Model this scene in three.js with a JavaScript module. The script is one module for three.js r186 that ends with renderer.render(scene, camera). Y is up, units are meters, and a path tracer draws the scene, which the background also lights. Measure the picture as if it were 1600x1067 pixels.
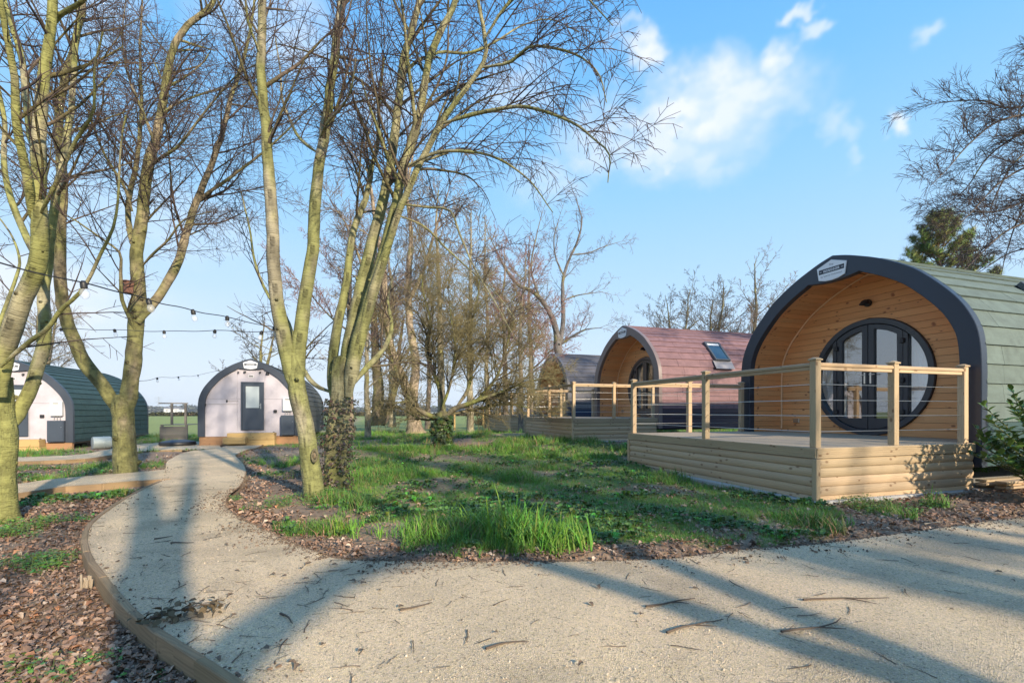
import * as THREE from 'three';
import { mergeGeometries } from 'three/addons/utils/BufferGeometryUtils.js';

// ---------------------------------------------------------------- camera, sky, sun, exposure
const EYE = 1.2, F = 730, CX = 800, HY = 643;            // lens of the photograph: eye height, focal length, principal point (1600 x 1067 frame)
const scene = new THREE.Scene();
const camera = new THREE.PerspectiveCamera(2 * Math.atan(HY / F) * 180 / Math.PI, 1600 / (2 * HY), 0.05, 6000);
camera.position.set(0, EYE, 0);
camera.lookAt(0, EYE, -10);
camera.setViewOffset(1600, 2 * HY, 0, 0, 1600, 1067);     // level camera with a raised lens: uprights stay upright

const renderer = new THREE.WebGLRenderer({ antialias: true });
renderer.toneMapping = THREE.LinearToneMapping;
renderer.toneMappingExposure = 1.55;
renderer.shadowMap.enabled = true;

const SUN_AZ = Math.atan2(0.6, -0.8), SUN_EL = 21.5 * Math.PI / 180;   // behind the camera, to the right
const sunDir = new THREE.Vector3(0.6 * Math.cos(SUN_EL), Math.sin(SUN_EL), 0.8 * Math.cos(SUN_EL));
const sun = new THREE.DirectionalLight(new THREE.Color().setRGB(1, 0.85, 0.64), 5);
sun.position.copy(sunDir).multiplyScalar(60);
sun.target.position.set(0, 0, 0);
sun.castShadow = true;
sun.shadow.radius = 2.2;
sun.shadow.mapSize.set(4096, 4096);
Object.assign(sun.shadow.camera, { left: -40, right: 40, top: 40, bottom: -40, near: 1, far: 160 });
scene.add(sun, sun.target);

// ---------------------------------------------------------------- numbers
function rng(seed) { let a = seed >>> 0; return () => { a = (a + 0x6d2b79f5) | 0; let t = Math.imul(a ^ (a >>> 15), 1 | a); t = (t + Math.imul(t ^ (t >>> 7), 61 | t)) ^ t; return ((t ^ (t >>> 14)) >>> 0) / 4294967296; }; }
const clamp = (x, a = 0, b = 1) => Math.min(b, Math.max(a, x)), lerp = (a, b, t) => a + (b - a) * t;
const sstep = (a, b, x) => { const t = clamp((x - a) / (b - a)); return t * t * (3 - 2 * t); };
const hash = (x, y, s = 0) => { let h = Math.imul(x | 0, 374761393) + Math.imul(y | 0, 668265263) + Math.imul(s | 0, 2147483647 ^ 0x5bd1e995); h = Math.imul(h ^ (h >>> 13), 1274126177); return ((h ^ (h >>> 16)) >>> 0) / 4294967296; };
function vnoise(x, y, s = 0, per = 0) {
  const ix = Math.floor(x), iy = Math.floor(y), fx = x - ix, fy = y - iy, u = fx * fx * (3 - 2 * fx), v = fy * fy * (3 - 2 * fy);
  const w = per ? (a) => ((a % per) + per) % per : (a) => a;
  return lerp(lerp(hash(w(ix), w(iy), s), hash(w(ix + 1), w(iy), s), u), lerp(hash(w(ix), w(iy + 1), s), hash(w(ix + 1), w(iy + 1), s), u), v);
}
function fbm(x, y, oct = 4, s = 0, per = 0) { let a = 0.5, v = 0, n = 0; for (let i = 0; i < oct; i++) { v += a * vnoise(x, y, s + i * 17, per); n += a; a *= 0.5; x *= 2; y *= 2; per *= 2; } return v / n; }
const lin = (r, g, b) => new THREE.Color().setRGB(r, g, b);
const V = (x, y, z) => new THREE.Vector3(x, y, z);

// ---------------------------------------------------------------- sky (air and clouds only)
{
  const Wd = 2048, Hd = 1024, data = new Float32Array(Wd * Hd * 4);
  const stops = [[-90, .42, .5, .56], [-2, .66, .77, .9], [0, .74, .83, .93], [5, .64, .79, .95], [13, .475, .71, .965], [24, .315, .615, .965], [33, .205, .525, .95], [41, .15, .455, .92], [60, .105, .36, .83], [90, .085, .31, .76]];
  const blobs = [ // azimuth, elevation, half width, half height, strength
    [21, 30.8, 9.5, 4.6, .95], [25.5, 30.9, 9, 3.8, .85], [17.5, 29.5, 6.5, 5, .8], [22, 28, 9, 4, .6], [29.4, 33.2, 2.2, 2.0, 1.0], [15.4, 36.3, 3.4, 1.9, .95], [13.5, 38.4, 1.3, 1, .6], [31.2, 36.6, 1.4, .7, .75], [31.8, 35, 1.4, .8, .65],
    [40.2, 25.9, .9, 1.1, .85], [42.5, 31.5, 1.4, .7, .5], [33.6, 27.5, 2.0, 1.6, .42], [35.6, 26.2, 1.8, 1.0, .38], [36, 24.2, 1.0, 1.4, .3], [19.2, 26.3, 1.6, .8, .8], [22.5, 26.2, 1.2, .7, .55], [11, 30, 6, 4, .55],
    [-27, 36, 8, 4, .5], [-14, 33, 6, 3.5, .35], [0, 35, 7, 3, .45], [5, 26, 6, 3, .4], [-48, 10, 13, 4, .65], [-36, 18, 10, 4, .25], [-44, 34, 6, 4, .4]];
  for (let j = 0; j < Hd; j++) {
    const el = ((j + .5) / Hd - .5) * 180;
    let k = 1; while (k < stops.length - 1 && el > stops[k][0]) k++;
    const a = stops[k - 1], b = stops[k], t = clamp((el - a[0]) / (b[0] - a[0]));
    const base = [1, 2, 3].map((c) => lerp(a[c], b[c], t));
    for (let i = 0; i < Wd; i++) {
      const ph = ((i + .5) / Wd - .5) * 2 * Math.PI, ce = Math.cos(el * Math.PI / 180), x = Math.cos(ph) * ce, z = Math.sin(ph) * ce;
      const az = Math.atan2(x, -z) * 180 / Math.PI;
      let d = 0;
      if (el > 1 && el < 60) {
        const wx = (fbm(az * .2 + 40, el * .26, 7, 3) - .5) * 5.2 + (fbm(az * 1.3, el * 1.7, 4, 31) - .5) * 1.5, wy = (fbm(az * .2 + 90, el * .26, 7, 9) - .5) * 3.6 + (fbm(az * 1.3 + 50, el * 1.7, 4, 33) - .5) * 1.2;
        let m = 0;
        if (Math.abs(az) < 62) for (const [ba, be, bw, bh, bs] of blobs) {
          const dx = (az + wx - ba) / bw, dy = (el + wy - be) / bh, r = Math.sqrt(dx * dx + dy * dy);
          m = Math.max(m, bs * sstep(1.2, .25, r));
        } else m = .75 * sstep(.5, .72, fbm(az * .07 + 11, el * .16, 5, 21)) * sstep(3, 12, el) * sstep(62, 70, Math.abs(az));
        d = m * (.62 + .38 * sstep(.28, .62, fbm(az * .45 + 7, el * .8 + 3, 6, 5)));
      }
      const cl = [.90, .925, .97], o = (j * Wd + i) * 4, whiteLeft = .30 * sstep(25, -55, az) * sstep(24, 2, el) * (Math.abs(az) < 90 ? 1 : 0);
      for (let c = 0; c < 3; c++) { const s = lerp(base[c], [.83, .87, .93][c], whiteLeft); data[o + c] = .738 * lerp(s, cl[c], clamp(d * .93)); }
      data[o + 3] = 1;
    }
  }
  const sky = new THREE.DataTexture(data, Wd, Hd, THREE.RGBAFormat, THREE.FloatType);
  sky.mapping = THREE.EquirectangularReflectionMapping; sky.magFilter = THREE.LinearFilter; sky.minFilter = THREE.LinearFilter; sky.needsUpdate = true;
  scene.background = sky; scene.environment = sky;
}

// ---------------------------------------------------------------- naming and tagging
const taken = new Map();
function numbered(n) { const k = taken.get(n) ?? 0; taken.set(n, k + 1); return k ? n + '_' + String(k).padStart(3, '0') : n; }
function tag(o, label, category, group) { o.userData.label = label; if (category) o.userData.category = category; if (group) o.userData.group = group; return o; }
function thing(name, label, category, group, pos = [0, 0, 0], turn = 0) { const g = new THREE.Group(); g.name = numbered(name); g.position.set(...pos); g.rotation.y = turn; scene.add(g); return tag(g, label, category, group); }
function mesh(name, geo, mat, parent, pos, rot) { const m = new THREE.Mesh(geo, mat); m.name = name; if (pos) m.position.set(...pos); if (rot) m.rotation.set(...rot); m.castShadow = m.receiveShadow = true; parent.add(m); return m; }
function structure(name, geo, mat, label) { const m = mesh(numbered(name), geo, mat, scene); m.userData.kind = 'structure'; if (label) m.userData.label = label; return m; }
function stuff(o, label, category) { o.userData.kind = 'stuff'; if (label) o.userData.label = label; if (category) o.userData.category = category; return o; }

// ---------------------------------------------------------------- textures (colour and relief of matter only)
function tex(n, fn, { srgb = false, repeat = [1, 1], h = n } = {}) {
  const d = new Uint8Array(n * h * 4);
  for (let y = 0; y < h; y++) for (let x = 0; x < n; x++) { const c = fn(x / n, y / h, x, y), o = (y * n + x) * 4; if (typeof c === 'number') d[o] = d[o + 1] = d[o + 2] = clamp(c) * 255; else for (let k = 0; k < 3; k++) d[o + k] = clamp(c[k]) * 255; d[o + 3] = 255; }
  const t = new THREE.DataTexture(d, n, h, THREE.RGBAFormat); t.wrapS = t.wrapT = THREE.RepeatWrapping; t.magFilter = THREE.LinearFilter; t.minFilter = THREE.LinearMipmapLinearFilter; t.generateMipmaps = true; t.needsUpdate = true;
  if (srgb) t.colorSpace = THREE.SRGBColorSpace; t.repeat.set(...repeat); return t;
}
const std = (o) => new THREE.MeshStandardMaterial({ roughness: .85, ...o });
const phys = (o) => new THREE.MeshPhysicalMaterial(o);
const grey = (m, a) => m.map((v) => v * a);

// wood: grain along u, one tile = 2 m x 0.5 m
function woodTex(seed, knots, contrast) {
  const r = rng(seed), K = [...Array(knots)].map(() => [r(), r(), .008 + r() * .014]);
  const f = (u, v) => {
    let bend = 0, knot = 0;
    for (const [kx, ky, kr] of K) { let dx = Math.abs(u - kx), dy = Math.abs(v - ky); dx = Math.min(dx, 1 - dx) * 2; dy = Math.min(dy, 1 - dy) * .5; const d = Math.hypot(dx * .6, dy) / kr; knot = Math.max(knot, sstep(1.3, .5, d)); bend += Math.exp(-d * d * .18) * .35; }
    const g = fbm(u * 6, v * 96 + bend * 8, 3, seed, 0), ring = .5 + .5 * Math.sin((v * 46 + fbm(u * 3, v * 4, 3, seed + 5) * 9 + bend * 7) * 3.1);
    const broad = fbm(u * 2, v * 8, 2, seed + 9);
    return [1 - contrast * (.5 * g + .3 * ring + .35 * broad - .3), knot];
  };
  return f;
}
function woodMat(color, knotColor, seed, knots, contrast, rough, bump = .0015) {
  const f = woodTex(seed, knots, contrast);
  const map = tex(512, (u, v) => { const [t, k] = f(u, v); return [0, 1, 2].map((c) => Math.pow(lerp(color[c] * t, knotColor[c], k * .85), 1 / 2.2)); }, { srgb: true, repeat: [.5, 2] });
  const b = tex(512, (u, v) => { const [t, k] = f(u, v); return t * .8 - k * .2; }, { repeat: [.5, 2] });
  return std({ map, bumpMap: b, bumpScale: bump, roughness: rough });
}
const variants = (n, fn) => [...Array(n)].map((_, i) => fn(i));
const tinted = (base, amounts) => amounts.map((a) => { const m = base.clone(); m.color.setRGB(...(Array.isArray(a) ? a : [a, a, a])); return m; });

const deckWood0 = woodMat([.53, .40, .255], [.2, .115, .055], 11, 14, .42, .8);
const deckWoods = tinted(deckWood0, [[.98, .95, .95], [.84, .83, .83], [1.08, 1.04, 1.02], [1.0, .92, .84], [.88, .88, .84]]);
const floorWoods = tinted(woodMat([.47, .375, .265], [.22, .15, .095], 17, 5, .4, .85), [1, .92, 1.06, .97]);
const cedarWoods = tinted(woodMat([.80, .40, .165], [.24, .08, .03], 23, 14, .4, .6), [1, [.93, .9, .86], [1.08, 1.08, 1.06], [1.02, .96, .9], [.97, 1.0, 1.02]]);
const sleeperWoods = tinted(woodMat([.40, .225, .115], [.16, .08, .04], 31, 5, .5, .88, .003), [1, .9, [1.08, 1.02, .9]]);
const yellowWoods = tinted(woodMat([.52, .36, .15], [.22, .12, .05], 37, 5, .5, .85, .003), [1, .92, 1.06]);
const edgeWoods = tinted(woodMat([.36, .24, .13], [.16, .1, .05], 41, 5, .55, .9, .003), [1, .86, 1.1, [.85, .88, .85]]);
const greyWoods = tinted(woodMat([.24, .215, .19], [.1, .09, .08], 43, 4, .5, .9), [1, .88, 1.1]);

const fineTex = tex(256, (u, v) => .5 + .9 * (fbm(u * 32, v * 32, 4, 51, 32) - .5), { repeat: [2, 2] });
const smudge = tex(256, (u, v) => .80 + .4 * (fbm(u * 4, v * 4, 5, 53, 4) - .35), { repeat: [.35, .35] });
const granTex = tex(256, (u, v, x, y) => { const g = hash(x, y, 61), b = fbm(u * 8, v * 8, 4, 62, 8), s = fbm(u * 40, v * 3, 3, 63); return .74 + .2 * (g - .5) + .42 * (b - .5) + .14 * (s - .5) + .1; }, { repeat: [1.1, 1.1] });
const shingleMats = (c) => tinted(std({ map: granTex, bumpMap: granTex, bumpScale: .002, roughness: .78 }), [1, .94, 1.06, .98].map((k) => c.map((v) => v * k * 1.2)));
const paintMat = (c, rough = .45) => std({ color: lin(...c), map: smudge, roughness: rough, roughnessMap: smudge, bumpMap: fineTex, bumpScale: .0004 });
const steel = std({ color: lin(.62, .62, .6), metalness: 1, roughness: .28 });
const blackPlastic = std({ color: lin(.018, .019, .022), roughness: .5 });
const whitePaint = std({ color: lin(.78, .79, .8), roughness: .4, map: smudge });
const glass = phys({ color: lin(.96, .98, 1), transmission: 1, thickness: 0, roughness: .015, ior: 3.1 });
const glassDark = phys({ color: lin(.5, .6, .62), transmission: 1, thickness: 0, roughness: .03, ior: 1.9 });
const bulbGlass = phys({ color: lin(.96, .97, .98), transmission: .85, thickness: 0, roughness: .12, ior: 1.5 });
const darkRoom = std({ color: lin(.16, .11, .07), map: smudge });
const curtainMat = std({ color: lin(.72, .73, .74), roughness: .95 });

// ---------------------------------------------------------------- geometry builders
class Geo {
  constructor() { this.p = []; this.n = []; this.u = []; this.c = []; this.i = []; }
  v(x, y, z, nx, ny, nz, u, v, c) { this.p.push(x, y, z); this.n.push(nx, ny, nz); this.u.push(u, v); if (c) this.c.push(c[0], c[1], c[2]); return this.p.length / 3 - 1; }
  t(a, b, c) { this.i.push(a, b, c); }
  get empty() { return !this.i.length; }
  build(noNormals) { const g = new THREE.BufferGeometry(); g.setAttribute('position', new THREE.Float32BufferAttribute(this.p, 3)); g.setAttribute('uv', new THREE.Float32BufferAttribute(this.u, 2)); if (this.c.length) g.setAttribute('color', new THREE.Float32BufferAttribute(this.c, 3)); g.setIndex(this.i); if (noNormals) g.computeVertexNormals(); else g.setAttribute('normal', new THREE.Float32BufferAttribute(this.n, 3)); return g; }
}
const cache = new Map();
const cached = (key, make) => { if (!cache.has(key)) cache.set(key, make()); return cache.get(key); };
// box with chamfered edges, uv in metres with the grain along its longest side
function chamferBox(w, h, d, c = .004, off = 0) {
  return cached(`cb${w.toFixed(4)},${h.toFixed(4)},${d.toFixed(4)},${c},${off}`, () => {
    const H = [w / 2, h / 2, d / 2], pos = [], nor = [], uv = []; c = Math.min(c, Math.min(...H) * .6);
    const long = w >= h && w >= d ? 0 : h >= d ? 1 : 2;
    const P = (s, ax) => [0, 1, 2].map((k) => s[k] * (k === ax ? H[k] : H[k] - c));   // corner s on the face across ax
    const face = (pts, n) => {
      const ax = [0, 1, 2].reduce((a, k) => Math.abs(n[k]) > Math.abs(n[a]) + 1e-6 ? k : a, 0), rest = [0, 1, 2].filter((k) => k !== ax), ua = rest.includes(long) ? long : rest[0], va = rest.find((k) => k !== ua);
      const e1 = pts[1].map((v, k) => v - pts[0][k]), e2 = pts[2].map((v, k) => v - pts[0][k]);
      const cr = [e1[1] * e2[2] - e1[2] * e2[1], e1[2] * e2[0] - e1[0] * e2[2], e1[0] * e2[1] - e1[1] * e2[0]];
      if (cr[0] * n[0] + cr[1] * n[1] + cr[2] * n[2] < 0) pts = [...pts].reverse();
      const l = Math.hypot(...n);
      for (let k = 1; k < pts.length - 1; k++) for (const q of [pts[0], pts[k], pts[k + 1]]) { pos.push(...q); nor.push(n[0] / l, n[1] / l, n[2] / l); uv.push(q[ua] + off * .37, q[va] + off * .173 + ax * .11); }
    };
    for (let ax = 0; ax < 3; ax++) for (const s of [-1, 1]) {
      const [a, b] = [0, 1, 2].filter((k) => k !== ax), mk = (x, y) => { const q = [0, 0, 0]; q[ax] = s; q[a] = x; q[b] = y; return P(q, ax); }, n = [0, 0, 0]; n[ax] = s;
      face([mk(-1, -1), mk(1, -1), mk(1, 1), mk(-1, 1)], n);
    }
    for (let ax = 0; ax < 3; ax++) { const [a, b] = [0, 1, 2].filter((k) => k !== ax); for (const s of [-1, 1]) for (const t of [-1, 1]) { const q = (e, f) => { const z = [0, 0, 0]; z[ax] = e; z[a] = s; z[b] = t; const r = P(z, f); r[ax] = e * (H[ax] - c); return r; }, n = [0, 0, 0]; n[a] = s; n[b] = t; face([q(-1, a), q(1, a), q(1, b), q(-1, b)], n); } }
    for (const x of [-1, 1]) for (const y of [-1, 1]) for (const z of [-1, 1]) face([P([x, y, z], 0), P([x, y, z], 1), P([x, y, z], 2)], [x, y, z]);
    const g = new THREE.BufferGeometry(); g.setAttribute('position', new THREE.Float32BufferAttribute(pos, 3)); g.setAttribute('normal', new THREE.Float32BufferAttribute(nor, 3)); g.setAttribute('uv', new THREE.Float32BufferAttribute(uv, 2)); return g;
  });
}
// polygon (y, z) drawn along x
function prism(profile, len, off = 0) {
  const g = new Geo(), n = profile.length; let s = off * .173;
  let area = 0; for (let i = 0; i < n; i++) { const a = profile[i], b = profile[(i + 1) % n]; area += a[0] * b[1] - b[0] * a[1]; }
  const pr = area < 0 ? profile : [...profile].reverse();
  for (let i = 0; i < n; i++) {
    const a = pr[i], b = pr[(i + 1) % n], l = Math.hypot(b[0] - a[0], b[1] - a[1]), ny = -(b[1] - a[1]) / l, nz = (b[0] - a[0]) / l;
    const q = [[-len / 2, a, s], [len / 2, a, s], [len / 2, b, s + l], [-len / 2, b, s + l]].map(([x, p, vv]) => g.v(x, p[0], p[1], 0, ny, nz, x + off * .37, vv));
    g.t(q[0], q[1], q[2]); g.t(q[0], q[2], q[3]); s += l;
  }
  const tri = THREE.ShapeUtils.triangulateShape(pr.map((p) => new THREE.Vector2(p[0], p[1])), []);
  for (const sx of [-1, 1]) { const q = pr.map((p) => g.v(sx * len / 2, p[0], p[1], sx, 0, 0, p[1], p[0])); for (const [a, b, c] of tri) sx > 0 ? g.t(q[a], q[b], q[c]) : g.t(q[a], q[c], q[b]); }
  return g.build();
}
function shapeOf(pts) { return new THREE.Shape(pts.map(([x, y]) => new THREE.Vector2(x, y))); }
function extrude(pts, depth, holes = [], bevel = 0) {
  const s = shapeOf(pts); for (const h of holes) s.holes.push(new THREE.Path(h.map(([x, y]) => new THREE.Vector2(x, y))));
  return new THREE.ExtrudeGeometry(s, { depth, bevelEnabled: bevel > 0, bevelThickness: bevel, bevelSize: bevel, bevelOffset: -bevel, bevelSegments: 1, curveSegments: 1 });
}
function lathe(pts, seg = 14) { return new THREE.LatheGeometry(pts.map(([r, y]) => new THREE.Vector2(Math.max(r, 1e-4), y)), seg); }
// tube through points with its own radii; colour(fn) of position
const _up = V(0, 1, 0);
function tube(g, pts, radii, sides, color, capEnd = true, wob = 0) {
  const n = pts.length; let t = V(0, 0, 0).subVectors(pts[1], pts[0]).normalize(), a = Math.abs(t.y) < .9 ? _up : V(1, 0, 0), x = V(0, 0, 0).crossVectors(a, t).normalize(), y = V(0, 0, 0), s = 0, prev = -1;
  const t2 = V(0, 0, 0);
  for (let k = 0; k < n; k++) {
    if (k) s += pts[k].distanceTo(pts[k - 1]);
    t2.subVectors(pts[Math.min(k + 1, n - 1)], pts[Math.max(k - 1, 0)]).normalize();
    x.addScaledVector(t2, -x.dot(t2)).normalize(); y.crossVectors(t2, x);
    const base = g.p.length / 3, r0 = radii[k], cols = sides + (sides > 4 ? 1 : 0);
    for (let j = 0; j < cols; j++) {
      const an = j / sides * 2 * Math.PI, c = Math.cos(an), sn = Math.sin(an), nx = x.x * c + y.x * sn, ny = x.y * c + y.y * sn, nz = x.z * c + y.z * sn;
      const r = wob ? r0 * (1 + wob * (fbm((j % sides) * .9 + pts[k].x * 3, s * 2.2 + pts[k].z, 2, 7) - .5)) : r0;
      const px = pts[k].x + nx * r, py = pts[k].y + ny * r, pz = pts[k].z + nz * r;
      g.v(px, py, pz, nx, ny, nz, j / sides * Math.max(.12, Math.round(2 * Math.PI * radii[0] * 4) / 4), s, color(px, py, pz));
    }
    if (prev >= 0) for (let j = 0; j < sides; j++) { const j2 = sides > 4 ? j + 1 : (j + 1) % sides; const A = prev + j, B = prev + j2, C = base + j2, D = base + j; g.t(A, B, C); g.t(A, C, D); }
    prev = base;
  }
  if (capEnd && radii[n - 1] > .006) { const e = pts[n - 1], c = g.v(e.x + t2.x * radii[n - 1] * .4, e.y + t2.y * radii[n - 1] * .4, e.z + t2.z * radii[n - 1] * .4, t2.x, t2.y, t2.z, 0, s, color(e.x, e.y, e.z)); for (let j = 0; j < sides; j++) g.t(prev + j, prev + (sides > 4 ? j + 1 : (j + 1) % sides), c); }
}
const smoothPath = (pts, n) => new THREE.CatmullRomCurve3(pts, false, 'centripetal').getSpacedPoints(n);

// ---------------------------------------------------------------- ground levels and places
const levels = [[0, 0, 0], [4, 3, 0], [-3, 3, 0], [8, 3, 0], [3.8, 5.84, .05], [6.6, 6.7, .05], [9, 6, .05], [2.5, 10, .12], [1.84, 14.3, .24], [.5, 18.4, .26], [4.7, 15.2, .26], [-2.85, 6.6, 0], [-1, 8.5, .05], [-2, 13.6, .08], [-8, 9.6, -.03], [-6, 5.4, 0], [-5.2, 10, -.06], [-11.4, 20.3, -.27], [-20, 18.9, -.4], [-12, 13, -.15], [-16, 12, -.2], [-5, 25, -.1], [0, 35, 0], [20, 30, .15], [12, 14, .18], [-30, 35, -.4], [0, -10, 0], [-15, -5, -.1], [15, -5, .05]];
function level(x, d) { let s = 0, w = 0; for (const [a, b, h] of levels) { const q = (a - x) ** 2 + (b - d) ** 2, k = 1 / (q + 2.5) ** 2; s += k * h; w += k; } return lerp(s / w, -.25, sstep(35, 70, Math.hypot(x, d))); }
const at = (px, py, d) => V((px - CX) / F * d, EYE + (HY - py) / F * d, -d);
function onGround(px, py, lift = 0) { let d = (EYE) * F / (py - HY); for (let k = 0; k < 12; k++) { const x = (px - CX) / F * d; d = lerp(d, (EYE - level(x, d) - lift) * F / (py - HY), .8); } return [(px - CX) / F * d, d]; }
// ---------------------------------------------------------------- ground, paths
function edges(list) { return list.map(([a, b]) => [a, b].map((p) => p[1] > 100 ? onGround(p[0], p[1]) : p)); }
const mainPath = edges([[[352, 698], [412, 695]], [[325, 703], [385, 704]], [[285, 709], [368, 712]], [[262, 722], [380, 727]], [[259, 735], [384, 742]], [[249, 754], [374, 762]], [[208, 774], [358, 776]], [[172, 796], [352, 790]], [[142, 820], [362, 803]], [[131, 842], [385, 817]], [[138, 876], [420, 834]], [[160, 908], [455, 851]], [[192, 948], [490, 865]], [[224, 978], [536, 877]], [[256, 1002], [620, 880]], [[304, 1034], [700, 882]], [[372, 1064], [800, 882]], [[-.95, 1.72], [900, 881]], [[-.5, 1.1], [1050, 877]], [[.1, .5], [1150, 864]], [[1, -.3], [1300, 851]], [[2.2, -1.2], [1480, 827]], [[4.5, -2.2], [1600, 811]], [[8, -2.4], [7.6, 5.6]], [[14, -2], [14, 6.4]], [[24, -1.5], [24, 7]]]);
const sidePath = edges([[[272, 733], [264, 751]], [[224, 738], [200, 755]], [[176, 742], [150, 759.5]], [[80, 750], [100, 763]], [[24, 758], [20, 775]], [[-60, 766], [-60, 788]]]);
const backPath = edges([[[340, 693], [345, 700]], [[280, 690], [282, 704]], [[215, 695], [225, 706]], [[172, 702], [182, 711]], [[120, 711], [125, 719]], [[60, 714], [60, 722]], [[-20, 716], [-20, 724]]]);
function ribbon(pairs, per) { const c = [0, 1].map((k) => new THREE.CatmullRomCurve3(pairs.map((p) => V(p[k][0], 0, p[k][1])), false, 'centripetal')), n = (pairs.length - 1) * per, out = []; for (let i = 0; i <= n; i++) { const q = c.map((v) => v.getPoint(i / n)); out.push([[q[0].x, q[0].z], [q[1].x, q[1].z]]); } return out; }
const ribbons = [ribbon(mainPath, 8), ribbon(sidePath, 6), ribbon(backPath, 6)];
const outlines = ribbons.map((r) => [...r.map((p) => p[0]), ...r.map((p) => p[1]).reverse()]);
const inside = (poly, x, d) => { let c = false; for (let i = 0, j = poly.length - 1; i < poly.length; j = i++) { const [a, b] = poly[i], [e, f] = poly[j]; if ((b > d) !== (f > d) && x < (e - a) * (d - b) / (f - b) + a) c = !c; } return c; };
const edgeDist = (poly, x, d) => { let m = 1e9; for (let i = 0, j = poly.length - 1; i < poly.length; j = i++) { const [a, b] = poly[i], [e, f] = poly[j], vx = e - a, vy = f - b, t = clamp(((x - a) * vx + (d - b) * vy) / (vx * vx + vy * vy + 1e-9)); m = Math.min(m, (a + vx * t - x) ** 2 + (b + vy * t - d) ** 2); } return Math.sqrt(m); };
const pathSigned = (x, d) => { let m = 1e9; for (const o of outlines) { const e = edgeDist(o, x, d); m = Math.min(m, inside(o, x, d) ? -e : e); } return m; };   // negative on a path
const onPath = (x, d, grow = 0) => outlines.some((o) => inside(o, x, d)) || (grow && pathSigned(x, d) < grow);
const leftSide = (x, d) => sstep(-.1, .15, -.9 - .7 * (d - 2) - x) * sstep(17, 12, d) * sstep(-6, -1, d + 3);
function groundY(x, d, ps) {
  const r = Math.hypot(x, d), near = sstep(40, 20, r);
  let y = level(x, d) - .08 * leftSide(x, d) + near * ((fbm(x * .9 + 5, d * .9, 3, 71) - .5) * .09 + (fbm(x * 3.1, d * 3.1, 3, 72) - .5) * .05);
  if (r < 30) { ps ??= pathSigned(x, d); if (ps < .3) { const lv = level(x, d); y = lerp(lv - (leftSide(x, d) > .5 && ps > -.1 ? .09 : .05), y, sstep(-.02, .3, ps)); if (ps <= .06) y = Math.min(y, lv - .03); } }
  if (r > 60) y += (fbm(x * .004, d * .004, 3, 75) - .5) * sstep(60, 500, r) * 1.2;
  return y;
}
const gravelTex = (seed) => {
  const N = 1536, cells = 256, cell = (gx, gy) => { gx = ((gx % cells) + cells) % cells; gy = ((gy % cells) + cells) % cells; return [hash(gx, gy, seed), hash(gx, gy, seed + 1), hash(gx, gy, seed + 2), hash(gx, gy, seed + 3)]; };
  const col = new Uint8Array(N * N * 4), hgt = new Uint8Array(N * N * 4);
  for (let y = 0; y < N; y++) for (let x = 0; x < N; x++) {
    const u = x / N * cells, v = y / N * cells, iu = Math.floor(u), iv = Math.floor(v); let best = 9, second = 9, id = null;
    for (let a = -1; a <= 1; a++) for (let b = -1; b <= 1; b++) { const c = cell(iu + a, iv + b), dx = iu + a + c[0] - u, dy = iv + b + c[1] - v, q = Math.sqrt(dx * dx + dy * dy) / (.55 + .75 * c[2]); if (q < best) { second = best; best = q; id = c; } else if (q < second) second = q; }
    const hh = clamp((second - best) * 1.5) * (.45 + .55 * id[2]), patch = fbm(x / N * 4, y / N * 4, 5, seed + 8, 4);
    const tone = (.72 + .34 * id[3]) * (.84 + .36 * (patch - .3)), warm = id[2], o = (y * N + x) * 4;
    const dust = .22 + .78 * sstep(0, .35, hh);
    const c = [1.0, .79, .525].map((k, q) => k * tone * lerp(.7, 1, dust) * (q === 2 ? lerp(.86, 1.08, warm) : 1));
    if (id[3] > .95) for (let q = 0; q < 3; q++) c[q] *= .45;
    for (let q = 0; q < 3; q++) col[o + q] = 255 * Math.pow(clamp(c[q]), 1 / 2.2); col[o + 3] = 255;
    hgt[o] = hgt[o + 1] = hgt[o + 2] = 255 * clamp(.5 * hh + .5 * fbm(x / N * 12, y / N * 12, 4, seed + 20, 12)); hgt[o + 3] = 255;
  }
  return [col, hgt].map((d, k) => { const t = new THREE.DataTexture(d, N, N, THREE.RGBAFormat); t.wrapS = t.wrapT = THREE.RepeatWrapping; t.magFilter = THREE.LinearFilter; t.minFilter = THREE.LinearMipmapLinearFilter; t.generateMipmaps = true; t.needsUpdate = true; if (!k) t.colorSpace = THREE.SRGBColorSpace; t.repeat.set(.5, .5); return t; });
};
const [gravelMap, gravelBump] = gravelTex(81);
const gravelMat = std({ map: gravelMap, bumpMap: gravelBump, bumpScale: .017, roughness: .95, vertexColors: true });
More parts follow.
